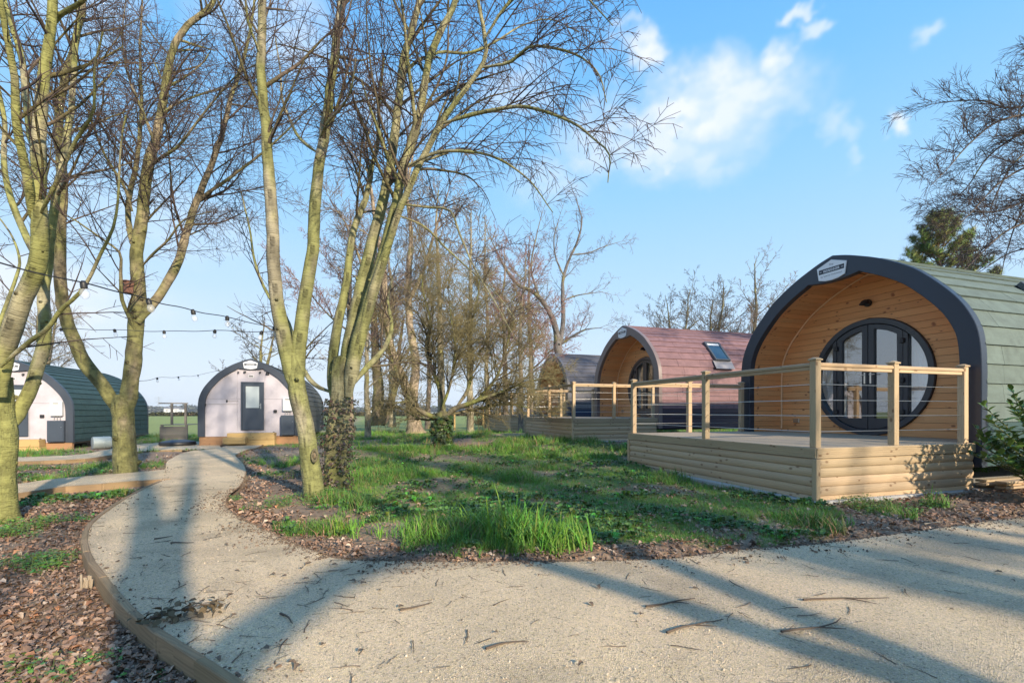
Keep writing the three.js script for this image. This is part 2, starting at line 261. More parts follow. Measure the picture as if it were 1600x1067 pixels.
ribbons.forEach((rb, k) => {
  const g = new Geo(), M = k ? 6 : 44, lift = [.022, .018, .012][k];
  rb.forEach(([a, b]) => { for (let j = 0; j <= M; j++) { const f = k ? j / M : -.01 + 1.01 * j / M, x = lerp(a[0], b[0], f), d = lerp(a[1], b[1], f), y = level(x, d) + lift + (k ? 0 : (fbm(x * 2, d * 2, 3, 85) - .5) * .018); const w = (.86 + .28 * fbm(x * .7 + 3, d * .7, 5, 86)) * (1 - .2 * sstep(.5, .68, fbm(x * 1.9 + 13, d * 1.9, 5, 88))); g.v(x, y, -d, 0, 1, 0, x, d, [w * 1.0, w * lerp(.97, 1, fbm(x, d, 2, 87)), w * .97]); } });
  for (let i = 0; i < rb.length - 1; i++) for (let j = 0; j < M; j++) { const A = i * (M + 1) + j, B = A + 1, C = A + M + 1, D = C + 1; g.t(A, B, D); g.t(A, D, C); }
  structure(['gravel_path', 'gravel_side_path', 'gravel_back_path'][k], g.build(true), gravelMat, ['pale gravel path winding from the foreground to the far pod', 'narrow raised gravel path running left past the forked tree', 'gravel path along the front of the left pod'][k]);
});
// timber edging boards, each its own piece
function edging(name, label, pts, h, drop) {
  const grp = thing(name, label, 'path edging'); let k = 0;
  const c = new THREE.CatmullRomCurve3(pts.map(([x, d]) => V(x, 0, d))), L = c.getLength(), n = Math.max(1, Math.round(L / .44)), q = c.getSpacedPoints(n);
  for (let i = 0; i < n; i++) {
    const a = q[i], b = q[i + 1], len = Math.hypot(b.x - a.x, b.z - a.z), mx = (a.x + b.x) / 2, md = (a.z + b.z) / 2, r = hash(i, 3, 5);
    const y = level(mx, md) + .034 - h / 2 - drop;
    const m = mesh('board', chamferBox(Math.ceil(len * 20 + .5) / 20, h, .045, .006, i % 4), edgeWoods[(i * 7 + k) % 4], grp, [mx, y + (r - .5) * .008, -md]);
    m.rotation.y = Math.atan2(b.z - a.z, b.x - a.x); m.rotation.z = Math.atan2(level(b.x, b.z) - level(a.x, a.z), len);
  }
}
edging('path_edging', 'weathered timber boards edging the left side of the main gravel path', mainPath.slice(5, 21).map((p) => p[0]), .17, 0);
edging('path_edging', 'timber boards edging the near side of the narrow left path', sidePath.slice(0, 6).map((p) => p[1]), .17, 0);
edging('path_edging', 'timber boards edging the path beside the centre pod steps', mainPath.slice(0, 3).map((p) => p[1]), .16, 0);
edging('path_edging', 'timber boards edging the near side of the path by the left pod', backPath.slice(1, 7).map((p) => p[1]), .17, 0);

const toWorld = (poly) => poly.map(([x, y]) => onGround(x, y));
const lawn = toWorld([[690, 870], [780, 874], [880, 868], [1010, 866], [1120, 853], [1230, 829], [1300, 808], [1270, 790], [1120, 764], [985, 733], [968, 692], [900, 688], [830, 692], [700, 700], [600, 696], [530, 706], [545, 730], [520, 765], [560, 785], [640, 788], [690, 815], [650, 850]]);
const thin = [toWorld([[430, 800], [560, 780], [660, 790], [690, 850], [600, 850], [500, 840]]), toWorld([[500, 690], [830, 690], [850, 672], [600, 664], [500, 672]]), toWorld([[430, 760], [400, 735], [470, 720], [500, 750]]), toWorld([[30, 745], [180, 736], [190, 722], [60, 735]]), toWorld([[1150, 860], [1440, 800], [1420, 786], [1280, 800]])];
function grassAt(x, d) {
  const r = Math.hypot(x, d); if (d > 60 || r > 70) return 1;
  const jx = x + (fbm(x * .8, d * .8, 3, 91) - .5) * 1.3, jd = d + (fbm(x * .8 + 9, d * .8, 3, 92) - .5) * 1.3;
  let m = inside(lawn, jx, jd) ? .25 + .9 * sstep(.36, .56, fbm(x * 1.3, d * 1.3, 4, 93)) : 0;
  for (const p of thin) if (inside(p, jx, jd)) m = Math.max(m, .75 * sstep(.42, .62, fbm(x * 1.7, d * 1.7, 4, 94)));
  const meadow = sstep(19, 24, d + (x < -4 ? -2 : 0) + (fbm(x * .3, d * .3, 3, 95) - .5) * 5);
  const other = (d > 2 || x > 6) && r > 9 ? .5 * sstep(.5, .66, fbm(x * .6, d * .6, 4, 96)) : 0;
  return clamp(Math.max(m, meadow * .95, other));
}
{
  const g = new Geo(), A = 300, rings = []; for (let r = .5; r < 3200; r *= r < 12 ? 1.03 : r < 40 ? 1.045 : 1.12) rings.push(r);
  const angs = []; for (let a = 0; a <= A; a++) angs.push(-Math.PI + a / A * 2 * Math.PI);
  const fine = []; { let a = -Math.PI; while (a < Math.PI) { fine.push(a); a += Math.abs(a) < 1.05 ? .0085 : .05; } fine.push(Math.PI); }
  const n = fine.length, track = toWorld([[292, 690], [262, 680], [268, 668], [300, 660]]);
  for (const r of rings) for (const a of fine) {
    const x = Math.sin(a) * r, d = Math.cos(a) * r, ps = r < 30 ? pathSigned(x, d) : 9, y = groundY(x, d, ps), gr = grassAt(x, d);
    const f1 = fbm(x * 1.3, d * 1.3, 4, 101), f2 = fbm(x * .35, d * .35, 3, 102), f3 = fbm(x * .02, d * .05, 4, 103);
    const soil = [lerp(.13, .26, f1), lerp(.085, .185, f1), lerp(.058, .125, f1)];
    const pale = sstep(.5, .7, f2) * .5; const sc = [.36, .27, .18].map((c, k) => lerp(soil[k], c, pale));
    const gc = r > 30 ? [lerp(.15, .22, f3), lerp(.20, .255, f3), lerp(.05, .075, f3)] : [lerp(.075, .13, f1), lerp(.125, .19, f1), .035];
    let w = r > 30 ? gr : gr * .85, c = sc.map((s, k) => lerp(s, gc[k], w));
    if (d > 130 && x < 40) { const strip = sstep(300, 330, d) * sstep(620, 560, d); c = c.map((v, k) => lerp(v, [.62, .56, .47][k], strip * .85)); const far = sstep(620, 700, d); c = c.map((v, k) => lerp(v, [.16, .17, .1][k], far * .6)); }
    const tx = -10.8 - (d - 26) * .30, tw = sstep(1.1 + d * .012, .4, Math.abs(x - tx + (fbm(d * .12, 3, 2, 104) - .5) * 2)) * sstep(22, 27, d) * sstep(120, 70, d);
    c = c.map((v, k) => lerp(v, [.30, .215, .14][k], tw * .8));
    g.v(x, y, -d, 0, 1, 0, x, d, c.map((v) => v * 2));
  }
  for (let i = 0; i < rings.length - 1; i++) for (let j = 0; j < n - 1; j++) { const P = i * n + j, Q = P + 1, R = P + n, S = R + 1; g.t(P, R, S); g.t(P, S, Q); }
  const c = g.v(0, -.07, 0, 0, 1, 0, 0, 0, [.4, .3, .2]); for (let j = 0; j < n - 1; j++) g.t(c, j, j + 1);
  const speck = (u, v) => .30 + .45 * fbm(u * 64, v * 64, 4, 111, 64) + .3 * (fbm(u * 16, v * 16, 3, 112, 16) - .3);
  const map = tex(1024, (u, v, x, y) => { const s = speck(u, v), k = vnoise(u * 200, v * 200, 113, 200), w = hash(Math.floor(u * 150), Math.floor(v * 150), 114); return [s * lerp(.9, 1.1, w), s * lerp(.94, 1.04, k), s * .97]; }, { repeat: [.45, .45] });
  const bump = tex(512, (u, v) => speck(u, v), { repeat: [.45, .45] });
  structure('ground', g.build(true), std({ map, bumpMap: bump, bumpScale: .03, vertexColors: true, roughness: 1 }), 'bare soil, leaf litter and rough grass running out to flat fields');
}
// ---------------------------------------------------------------- scattered matter: instanced
function scatter(name, label, category, geo, mat, items) {
  const m = new THREE.InstancedMesh(geo, mat, items.length), o = new THREE.Object3D(), c = new THREE.Color();
  items.forEach((it, k) => { o.position.set(...it.p); o.rotation.set(it.r[0], it.r[1], it.r[2], 'YXZ'); Array.isArray(it.s) ? o.scale.set(...it.s) : o.scale.setScalar(it.s); o.updateMatrix(); m.setMatrixAt(k, o.matrix); if (it.c) m.setColorAt(k, c.setRGB(...it.c)); });
  m.name = numbered(name); m.castShadow = m.receiveShadow = true; scene.add(m); return stuff(m, label, category);
}
function tuftGeo(seed, blades, h, w, spread) {
  const r = rng(seed), g = new Geo();
  for (let b = 0; b < blades; b++) {
    const a = r() * 6.283, x = (r() - .5) * spread, z = (r() - .5) * spread, len = h * (.5 + .6 * r()), lean = .15 + .75 * r(), ww = w * (.7 + .5 * r()), cx = Math.cos(a), cz = Math.sin(a), sx = -cz * ww / 2, sz = cx * ww / 2;
    const P = [0, .45, .8, 1].map((t) => [x + cx * lean * len * t * t, len * t * (1 - .25 * lean * t), z + cz * lean * len * t * t]), W = [1, .9, .55, .02], ids = [], tone = .8 + .4 * r();
    P.forEach((p, k) => { for (const s of [-1, 1]) ids.push(g.v(p[0] + sx * s * W[k], p[1], p[2] + sz * s * W[k], cx * .3, .9, cz * .3, 0, 0, [tone, tone, tone * .9])); });
    for (let k = 0; k < 3; k++) { const q = ids.slice(k * 2, k * 2 + 4); g.t(q[0], q[1], q[3]); g.t(q[0], q[3], q[2]); }
  }
  return g.build(true);
}
const bladeMat = phys({ color: lin(1, 1, 1), vertexColors: true, roughness: .75, transmission: .3, thickness: 0 });
const R1 = rng(1201);
{
  const sets = [[], [], []];
  const add = (x, d, s, dry) => { const k = sets[Math.floor(R1() * 3)], f = fbm(x * 1.3, d * 1.3, 3, 131), c = dry ? [.36, .28, .14] : [lerp(.075, .19, f), lerp(.20, .38, f), lerp(.024, .04, R1())]; k.push({ p: [x, groundY(x, d) - .01, -d], r: [(R1() - .5) * .3, R1() * 6.28, (R1() - .5) * .3], s: [s, s * (.7 + .6 * R1()), s], c: c.map((v) => v * (.75 + .5 * R1())) }); };
  for (let k = 0; k < 210000; k++) {
    const d = 3.4 + 26 * Math.pow(R1(), 1.7), x = -d * 1.25 + R1() * d * 2.5, g = grassAt(x, d); if (R1() > Math.pow(g, 1.3) || d > 24 && R1() < .4) continue;
    if (pathSigned(x, d) < .12) continue;
    const tall = fbm(x * .9 + 31, d * .9, 3, 133);
    add(x, d, (.36 + .85 * Math.pow(sstep(.38, .72, tall), 1.5)) * (.7 + .6 * R1()) * (d > 12 ? 1.3 : 1), R1() < .13);
  }
  // the rank clump by the path
  const [cx, cd] = onGround(775, 850); for (let k = 0; k < 620; k++) { const a = R1() * 6.28, q = Math.sqrt(R1()); const x = cx + Math.cos(a) * q * .85, d = cd + Math.sin(a) * q * .6, n = fbm(x * 2.6, d * 2.6, 3, 137); if (pathSigned(x, d) > .16 + .2 * hash(k, 5) && n > .36) add(x, d, (.8 + 1.5 * sstep(.36, .7, n)) * (.6 + .7 * R1()) * (1 - .35 * q), false); }
  sets.forEach((s, k) => scatter('grass', 'short winter grass growing in patches beside the path', 'grass', tuftGeo(140 + k, 7, .15, .0075, .09), bladeMat, s));
}
{
  const leafGeo = (seed) => { const r = rng(seed), g = new Geo(), n = 6; const ids = []; for (let i = 0; i <= n; i++) { const t = i / n, w = Math.sin(Math.PI * Math.pow(t, .8)) * .34 * (i % 2 ? 1.12 : .85), y = Math.sin(t * 3 + r()) * .14; ids.push(g.v(t - .5, y + w * (.3 + .5 * r()), w, 0, 1, 0, 0, 0), g.v(t - .5, y, 0, 0, 1, 0, 0, 0), g.v(t - .5, y + w * (.3 + .5 * r()), -w, 0, 1, 0, 0, 0)); } for (let i = 0; i < n; i++) { const q = i * 3; g.t(ids[q], ids[q + 3], ids[q + 4]); g.t(ids[q], ids[q + 4], ids[q + 1]); g.t(ids[q + 1], ids[q + 4], ids[q + 5]); g.t(ids[q + 1], ids[q + 5], ids[q + 2]); } return g.build(true); };
  const mat = std({ roughness: .85 }), pal = [[.31, .19, .125], [.22, .135, .09], [.40, .27, .185], [.16, .10, .07], [.48, .36, .26], [.40, .19, .10], [.11, .075, .06]];
  const sets = [[], [], []];
  const put = (x, d, s) => { const c = pal[Math.floor(R1() * R1() * 7)], k = .7 + .6 * R1(); sets[Math.floor(R1() * 3)].push({ p: [x, groundY(x, d) + .006 + .015 * R1(), -d], r: [(R1() - .5) * .8, R1() * 6.28, (R1() - .5) * .8], s, c: c.map((v) => v * k) }); };
  for (let k = 0; k < 170000; k++) {
    const d = 1.3 + 17 * Math.pow(R1(), 1.6), x = -d * 1.2 + R1() * d * 2.4, ps = pathSigned(x, d); if (ps < .03) continue;
    const left = leftSide(x, d), g = grassAt(x, d), drift = fbm(x * 1.2 + 50, d * 1.2, 4, 151);
    const dens = Math.max(left * .9, sstep(.75, .1, ps) * 1.0, .16 + .5 * sstep(.45, .62, drift)) * (1 - .55 * sstep(.3, .9, g));
    if (R1() > dens) continue;
    if (d > 7 && R1() < .5) continue; put(x, d, (.019 + .043 * Math.pow(R1(), 3)) * (d < 5 ? 1 : 1.35));
  }
  for (let k = 0; k < 160; k++) { const [a, b] = ribbons[0][Math.floor(32 + R1() * 136)], t = Math.pow(R1(), 2.5), x = lerp(b[0], a[0], t), d = lerp(b[1], a[1], t); sets[0].push({ p: [x, level(x, d) + .03, -d], r: [0, R1() * 6.28, 0], s: .02 + .03 * R1(), c: [.16, .11, .07] }); }
  sets.forEach((s, k) => scatter('leaf_litter', 'brown fallen leaves scattered over the soil', 'leaf litter', leafGeo(160 + k), mat, s));
  // crumbs of soil and bark
  const clod = new THREE.IcosahedronGeometry(1, 0), cs = [];
  for (let k = 0; k < 26000; k++) { const d = 1.3 + 12 * Math.pow(R1(), 1.8), x = -d * 1.2 + R1() * d * 2.4, ps = pathSigned(x, d); if (ps < .015 || R1() > .25 + .75 * sstep(.5, .05, ps) - .3 * grassAt(x, d)) continue; const s = .006 + .022 * Math.pow(R1(), 3), t = .06 + .12 * R1(); cs.push({ p: [x, groundY(x, d) + s * .3, -d], r: [R1() * 6, R1() * 6, R1() * 6], s: [s, s * .6, s * (.6 + R1())], c: [t * 1.2, t * .85, t * .6] }); }
  scatter('soil_crumbs', 'dark crumbs of soil and bark mulch along the path', 'soil', clod, std({ roughness: 1 }), cs);
}
const coverLeaf = (() => { const g = new Geo(), r = rng(177); for (let k = 0; k < 7; k++) { const a = k * .9 + r(), L = .5 + .5 * r(), e = .25 + .5 * r(), cx = Math.cos(a), cz = Math.sin(a), w = .17 + .1 * r(), P = (t, s, y) => g.v(cx * L * t - cz * w * s, y, cz * L * t + cx * w * s, 0, 1, 0, 0, 0); const A = P(.08, 0, .05), B = P(.55, 1, e * .8), C = P(1, 0, e * .75), D = P(.55, -1, e * .8), M = P(.55, 0, e * .72); g.t(A, B, M); g.t(B, C, M); g.t(C, D, M); g.t(D, A, M); } return g.build(true); })();
{
  const items = [];
  for (let k = 0; k < 38000; k++) { const d = 3.4 + 16 * Math.pow(R1(), 1.5), x = -d * 1.1 + R1() * d * 2.2, g = grassAt(x, d), n = fbm(x * 1.9 + 70, d * 1.9, 4, 179); if (g < .12 || R1() > 1.3 * sstep(.44, .62, n) || pathSigned(x, d) < .15) continue; const q = .6 + .8 * R1(), s = (.035 + .06 * R1() * R1()) * (1 + .3 * sstep(.55, .7, n)); items.push({ p: [x, groundY(x, d) + .01, -d], r: [(R1() - .5) * .5, R1() * 6.28, (R1() - .5) * .5], s: [s, s * (1 + R1()), s], c: [.07 * q, .165 * q, .03 * q].map((v, i) => R1() < .1 && i < 2 ? v * 1.8 : v) }); }
  scatter('ground_cover', 'dark broad-leaved weeds mixed into the lawn grass', 'ground cover', coverLeaf, phys({ roughness: .6, transmission: .15, thickness: 0 }), items);
}
{ // loose stones on the path, crumbs of mulch spilt over its edges
  const stone = new THREE.IcosahedronGeometry(1, 0), st = [], sp = [];
  const between = (i) => { const a = ribbons[0][Math.floor(i)], b = ribbons[0][Math.min(ribbons[0].length - 1, Math.floor(i) + 1)], f = i % 1; return [0, 1].map((k) => [lerp(a[k][0], b[k][0], f), lerp(a[k][1], b[k][1], f)]); };
  for (let k = 0; k < 14000; k++) { const d = .8 + 7 * Math.pow(R1(), 1.6), x = -d * 1.15 + R1() * d * 2.3; if (!onPath(x, d)) continue; const s = .0022 + .0042 * Math.pow(R1(), 3), q = .42 + .3 * R1(); if (fbm(x * 1.6, d * 1.6, 3, 187) < .28 + .35 * R1()) continue; st.push({ p: [x, level(x, d) + .023, -d], r: [R1() * 6, R1() * 6, R1() * 6], s: [s, s * .7, s * (.7 + .6 * R1())], c: [q, q * .82, q * .60] }); }
  for (let k = 0; k < 5200; k++) { const right = R1() < .86, [a, b] = between(30 + R1() * 152), e = right ? b : a, o = right ? a : b, L = Math.hypot(o[0] - e[0], o[1] - e[1]), t = Math.pow(R1(), 3) * .42 * sstep(.3, .7, fbm(e[0] * 2.3, e[1] * 2.3, 3, 188)) / L, x = lerp(e[0], o[0], t), d = lerp(e[1], o[1], t), s = .003 + .008 * Math.pow(R1(), 3), q = .05 + .12 * R1(); if (d < .6) continue; sp.push({ p: [x, level(x, d) + .025, -d], r: [R1() * 6, R1() * 6, R1() * 6], s: [s * 1.6, s * .5, s], c: [q * 1.25, q * .88, q * .62] }); }
  scatter('loose_stones', 'loose pale stones lying on the gravel path', 'gravel', stone, std({ roughness: .95 }), st); scatter('mulch_crumbs', 'dark mulch crumbs spilt over the path edges', 'mulch', stone, std({ roughness: 1 }), sp);
}
{ // twigs on the gravel
  const twig = (seed, len, r0) => { const r = rng(seed), g = new Geo(), p = [], n = 6; let y = 0, z = 0, a = 0; for (let i = 0; i <= n; i++) { a += (r() - .5) * .5; p.push(V((i / n - .5) * len, .5 * r0 + .25 * r0 * r(), z)); z += Math.sin(a) * len / n; } const c = () => [1, 1, 1]; tube(g, p, p.map((_, i) => r0 * (1 - .65 * i / n)), 5, c); if (len > .25) { const b = p[3]; tube(g, [b, V(b.x + len * .12, b.y + r0, b.z + len * .1), V(b.x + len * .26, b.y, b.z + len * .14)], [r0 * .6, r0 * .45, r0 * .2], 4, c); } return g.build(); };
  const mat = std({ color: lin(.10, .072, .052), roughness: .9 });
  const pale = std({ color: lin(.42, .34, .24), roughness: .9 });
  const geos = variants(5, (k) => twig(170 + k, 1, .022));
  const sets = variants(5, () => []);
  for (let k = 0; k < 2300; k++) { const i = Math.floor(24 + R1() * 160), [a, b] = ribbons[0][i], t = R1(), x = lerp(a[0], b[0], t), d = lerp(a[1], b[1], t); if (d < .6) continue; if (R1() > .35 + .6 * sstep(-1, 3, x)) continue; const s = .025 + .13 * Math.pow(R1(), 2.2); sets[Math.floor(R1() * 5)].push({ p: [x, level(x, d) + .026, -d], r: [0, R1() * 6.28, 0], s: [s, s * .8, s], c: grey([1, 1, 1], .6 + R1() * .9) }); }
  sets.forEach((s, k) => scatter('twig_litter', 'tiny dark twigs strewn over the gravel path', 'twigs', geos[k], mat, s));
  const big = [[1050, 950, .36, .3, 'thin dark twig lying on gravel left of the long pair'], [1330, 948, .55, -.1, 'long straight dark twig on gravel below the deck corner'], [1090, 988, .4, .35, 'kinked dark twig on gravel nearest the bottom centre'], [1270, 985, .46, .35, 'dark forked twig lying just below the longest twig'], [735, 880, .42, .15, 'pale bare twig at the gravel edge below the rank grass', 1], [1455, 818, .3, .5, 'pale crooked twig at the right gravel edge below the deck', 1], [650, 955, .2, .6, 'short dark twig on gravel left of centre', 0], [285, 853, .2, .15, 'dark twig on gravel inside the forked tree shadow', 0], [255, 845, .14, .8, 'small bent twig on gravel in the trunk shadow', 0], [455, 970, .16, -.3, 'thick short twig on gravel by the left path bend', 0], [790, 1015, .22, .5, 'slim dark twig on gravel at the bottom middle', 0], [590, 800, .5, 1.0, 'long pale stem leaning in the grass by the twin trunks', 1]];
  big.forEach(([px, py, len, rot, label, p], k) => { const [x, d] = onGround(px, py); const m = mesh(numbered('fallen_twig'), twig(190 + k, len, .007), p ? pale : mat, scene, [x, onPath(x, d) ? level(x, d) + .028 : groundY(x, d) + .02, -d], [0, rot, 0]); tag(m, label, 'twig', 'fallen twigs'); });
}
// ---------------------------------------------------------------- arched pods
const HALF = [[1, 0], [1, .2], [1, .33], [.994, .42], [.976, .495], [.93, .57], [.87, .635], [.788, .70], [.70, .76], [.619, .809], [.49, .866], [.354, .915], [.22, .953], [.11, .98], [0, 1]];
function arch(W, H, foot) {                                   // outline from the right foot over the apex to the left foot, with outward normals
  const c = new THREE.CatmullRomCurve3([[1, -foot / H], ...HALF].map(([x, y]) => V(x * W, y * H, 0)), false, 'centripetal'), half = c.getSpacedPoints(60).map((p) => [p.x, p.y]);
  const pts = [...half, ...half.slice(0, -1).reverse().map(([x, y]) => [-x, y])];
  const nor = pts.map((p, i) => { const a = pts[Math.max(0, i - 1)], b = pts[Math.min(pts.length - 1, i + 1)], l = Math.hypot(b[0] - a[0], b[1] - a[1]); return [(b[1] - a[1]) / l, -(b[0] - a[0]) / l]; });
  let s = 0; const len = pts.map((p, i) => (s += i ? Math.hypot(p[0] - pts[i - 1][0], p[1] - pts[i - 1][1]) : 0));
  return { pts, nor, len, total: s };
}
const offset = (A, o) => A.pts.map((p, i) => [p[0] + A.nor[i][0] * o, p[1] + A.nor[i][1] * o]);
function along(A, s) { let i = 1; while (i < A.len.length - 1 && A.len[i] < s) i++; const t = clamp((s - A.len[i - 1]) / (A.len[i] - A.len[i - 1])), m = (a, b) => lerp(a, b, t); const n = [m(A.nor[i - 1][0], A.nor[i][0]), m(A.nor[i - 1][1], A.nor[i][1])], l = Math.hypot(...n); return { p: [m(A.pts[i - 1][0], A.pts[i][0]), m(A.pts[i - 1][1], A.pts[i][1])], n: [n[0] / l, n[1] / l] }; }
function halfWidth(poly, h) { for (let i = 0; i < poly.length / 2; i++) { const a = poly[i], b = poly[i + 1]; if (h >= a[1] && h <= b[1] && a[0] >= 0) return lerp(a[0], b[0], (h - a[1]) / (b[1] - a[1] + 1e-9)); } return h < poly[0][1] ? poly[0][0] : 0; }
const circ = (r, n, cy = 0) => [...Array(n)].map((_, i) => [Math.cos(i / n * 2 * Math.PI) * r, cy + Math.sin(i / n * 2 * Math.PI) * r]);
function signTexture() {
  const c = document.createElement('canvas'); c.width = 512; c.height = 384; const x = c.getContext('2d');
  x.fillStyle = '#e4e6ea'; x.fillRect(0, 0, 512, 384); x.fillStyle = '#4a4f58'; x.textAlign = 'center'; x.font = '46px sans-serif'; x.fillText('The', 256, 118);
  x.fillStyle = '#2a303b'; x.fillRect(44, 150, 424, 78); x.fillStyle = '#e4e6ea'; x.font = 'bold 58px sans-serif'; x.fillText('WINDSOR', 256, 210); x.fillRect(58, 186, 34, 7); x.fillRect(420, 186, 34, 7);
  x.fillStyle = '#4a4f58'; x.font = '38px sans-serif'; x.fillText('by Special Hideaways', 256, 286);
  const t = new THREE.CanvasTexture(c); t.colorSpace = THREE.SRGBColorSpace; return t;
}
const signFace = std({ map: signTexture(), roughness: .4 });
const signEdge = std({ color: lin(.7, .72, .75), roughness: .4 });
const interiorFloor = std({ color: lin(.2, .14, .09), roughness: .5, map: smudge });

function makePod(o) {
  const { W, H, L, foot, porch } = o, P = thing(o.name, o.label, 'pod', o.group, o.pos, o.turn), R = rng(o.seed);
  const A = arch(W, H, foot), out = A.pts, fas = paintMat(o.fascia, .42), roofs = shingleMats(o.roof), skirt = paintMat(o.skirt, .55);
  const dims = `${W},${H},${L},${foot},${porch}`;
  // fascia boards, front and rear: outer arch, inner arch with a shield-shaped drop under the apex
  const fasciaGeo = cached('fas' + dims, () => {
    const th = .235, inner = offset(A, -th), dropY = H - .455, pts = inner.filter(([x, y]) => !(Math.abs(x) < .52 && y > dropY - .2)).filter(([x, y], i) => y > -foot - 1);
    const right = pts.filter(([x]) => x > 0), left = pts.filter(([x]) => x < 0), bow = []; for (let i = 0; i <= 8; i++) { const t = i / 8 * 2 - 1; bow.push([-t * .5, dropY + .035 - .05 * (1 - t * t) + .015]); }
    const ring = [...offset(A, .03), ...[...right, ...bow, ...left].reverse()];
    return extrude(ring, .12, [], .008);
  });
  mesh('fascia', fasciaGeo, fas, P, [0, 0, -.12]); mesh('fascia', fasciaGeo, fas, P, [0, 0, -L]);
  // sign under the apex
  const sgn = [[-.29, .03], [-.255, -.20], [-.13, -.238], [0, -.25], [.13, -.238], [.255, -.20], [.29, .03], [0, .135]];
  const sg = cached('sign', () => { const g = extrude(sgn, .018, [], .003), u = g.attributes.uv, p = g.attributes.position; for (let i = 0; i < u.count; i++) u.setXY(i, (p.getX(i) + .3) / .6, (p.getY(i) + .27) / .43); return g; });
  const S = mesh('sign', sg, [signFace, signEdge], P, [0, H - .185, .012]); S.userData.label = 'pale shield-shaped name sign under the roof peak';
  // roof: dark shell, shingle courses, ridge caps
  const z0 = -.10, z1 = -L + .10;
  const shell = cached('shell' + dims, () => { const g = new Geo(), q = offset(A, -.012); q.forEach((p, i) => [z0, z1].forEach((z) => g.v(p[0], p[1], z, A.nor[i][0], A.nor[i][1], 0, z, A.len[i]))); for (let i = 0; i < q.length - 1; i++) { const a = i * 2; g.t(a, a + 1, a + 3); g.t(a, a + 3, a + 2); } return g.build(); });
  mesh('roof_shell', shell, std({ color: lin(.05, .05, .05) }), P);
  let sStart = 0; while (along(A, sStart).p[1] < o.skirtTop) sStart += .01;
  const half = A.total / 2, n = Math.round((half - sStart) / o.course), step = (half - sStart) / n;
  for (const side of [1, -1]) for (let k = 0; k < n; k++) {
    const a = along(A, sStart + k * step - .025), b = along(A, sStart + (k + 1) * step);
    let z = z0, first = true;
    while (z > z1 + .02) {
      let len = first ? o.tile * (.35 + .6 * R()) : o.tile * (.85 + .3 * R()); first = false; len = Math.min(Math.round(len * 10) / 10, z - z1); if (z - len - z1 < .15) len = z - z1;
      const key = `sh${dims},${k},${side},${len.toFixed(2)},${o.course}`;
      const geo = cached(key, () => {
        const q = [[a.p[0] + a.n[0] * .036, a.p[1] + a.n[1] * .036], [b.p[0] + b.n[0] * .008, b.p[1] + b.n[1] * .008], [b.p[0] - b.n[0] * .002, b.p[1] - b.n[1] * .002], [a.p[0] + a.n[0] * .012, a.p[1] + a.n[1] * .012]].map(([x, y]) => [x * side, y]);
        return extrude(side > 0 ? q : q.reverse(), len - .006, [], 0);
      });
      const m = mesh('shingle', geo, roofs[Math.floor(R() * 4)], P, [0, 0, z - len]);
      m.rotation.z = 0; m.position.x += side * (R() - .5) * .004; m.position.y += (R() - .5) * .003; z -= len;
    }
  }
  for (let z = z0; z > z1 + .05; z -= .45) { const len = Math.min(.44, z - z1); mesh('ridge_cap', cached('ridge' + len.toFixed(2) + dims, () => { const a = along(A, half - .16), q = [[0, H + .035], [a.p[0] + a.n[0] * .03, a.p[1] + a.n[1] * .03], [a.p[0] + a.n[0] * .018, a.p[1] + a.n[1] * .018], [0, H + .022], [-a.p[0] - a.n[0] * .018, a.p[1] + a.n[1] * .018], [-a.p[0] - a.n[0] * .03, a.p[1] + a.n[1] * .03]].reverse(); return extrude(q, len, [], 0); }), roofs[Math.floor(R() * 4)], P, [0, 0, z - len]); }
  // boarded skirt below the shingles
  const rows = Math.round((o.skirtTop + foot) / .165), rh = (o.skirtTop + foot) / rows;
  for (const side of [1, -1]) for (let k = 0; k < rows; k++) { const m = mesh('skirt_board', chamferBox(L - .22, rh - .008, .022, .005), skirt, P, [side * (W + .008), -foot + rh * (k + .5), -L / 2], [0, Math.PI / 2, 0]); m.rotation.order = 'YXZ'; m.rotation.x = -side * .05; }
  // inside: lining, floor, rear wall
  const inner = offset(A, -.2), zi = porch ? -porch - .05 : -.2;
  mesh('inner_lining', cached('lin' + dims, () => { const g = new Geo(); inner.forEach((p, i) => [zi, -L + .2].forEach((z) => g.v(p[0], p[1], z, -A.nor[i][0], -A.nor[i][1], 0, z, A.len[i]))); for (let i = 0; i < inner.length - 1; i++) { const a = i * 2; g.t(a, a + 3, a + 1); g.t(a, a + 2, a + 3); } return g.build(); }), darkRoom, P);
  mesh('room_floor', chamferBox(2 * W - .1, .06, L - .3, .004), interiorFloor, P, [0, -.055, -L / 2]);
  mesh('under_frame', chamferBox(2 * W - .6, foot > .1 ? foot - .06 : .1, L - .6, .01), blackPlastic, P, [0, -.09 - foot / 2, -L / 2]);
  const wallPts = offset(A, -.02);
  mesh('rear_wall', cached('rear' + dims, () => extrude(wallPts, .08)), o.porch ? cedarWoods[1] : paintMat(o.render ?? [.4, .38, .4], .8), P, [0, 0, -L + .13]);
  if (porch) porchFront(P, o, A, R); else serviceFront(P, o, A, R);
  if (o.skylight) {
    let s = 0; while (along(A, s).p[1] < o.skylight) s += .01; const a = along(A, s + .42), sk = new THREE.Group(); sk.name = 'skylight'; sk.position.set(a.p[0] + a.n[0] * .02, a.p[1] + a.n[1] * .02, -o.skyZ); sk.rotation.z = Math.atan2(a.n[1], a.n[0]) - Math.PI / 2; P.add(sk);
    const fr = std({ color: lin(.09, .10, .11), roughness: .4, metalness: .3 });
    for (const z of [-.29, .29]) mesh('frame', chamferBox(.92, .09, .07, .008), fr, sk, [0, .03, z]);
    for (const x of [-.43, .43]) mesh('frame', chamferBox(.06, .086, .51, .008), fr, sk, [x, .03, 0]);
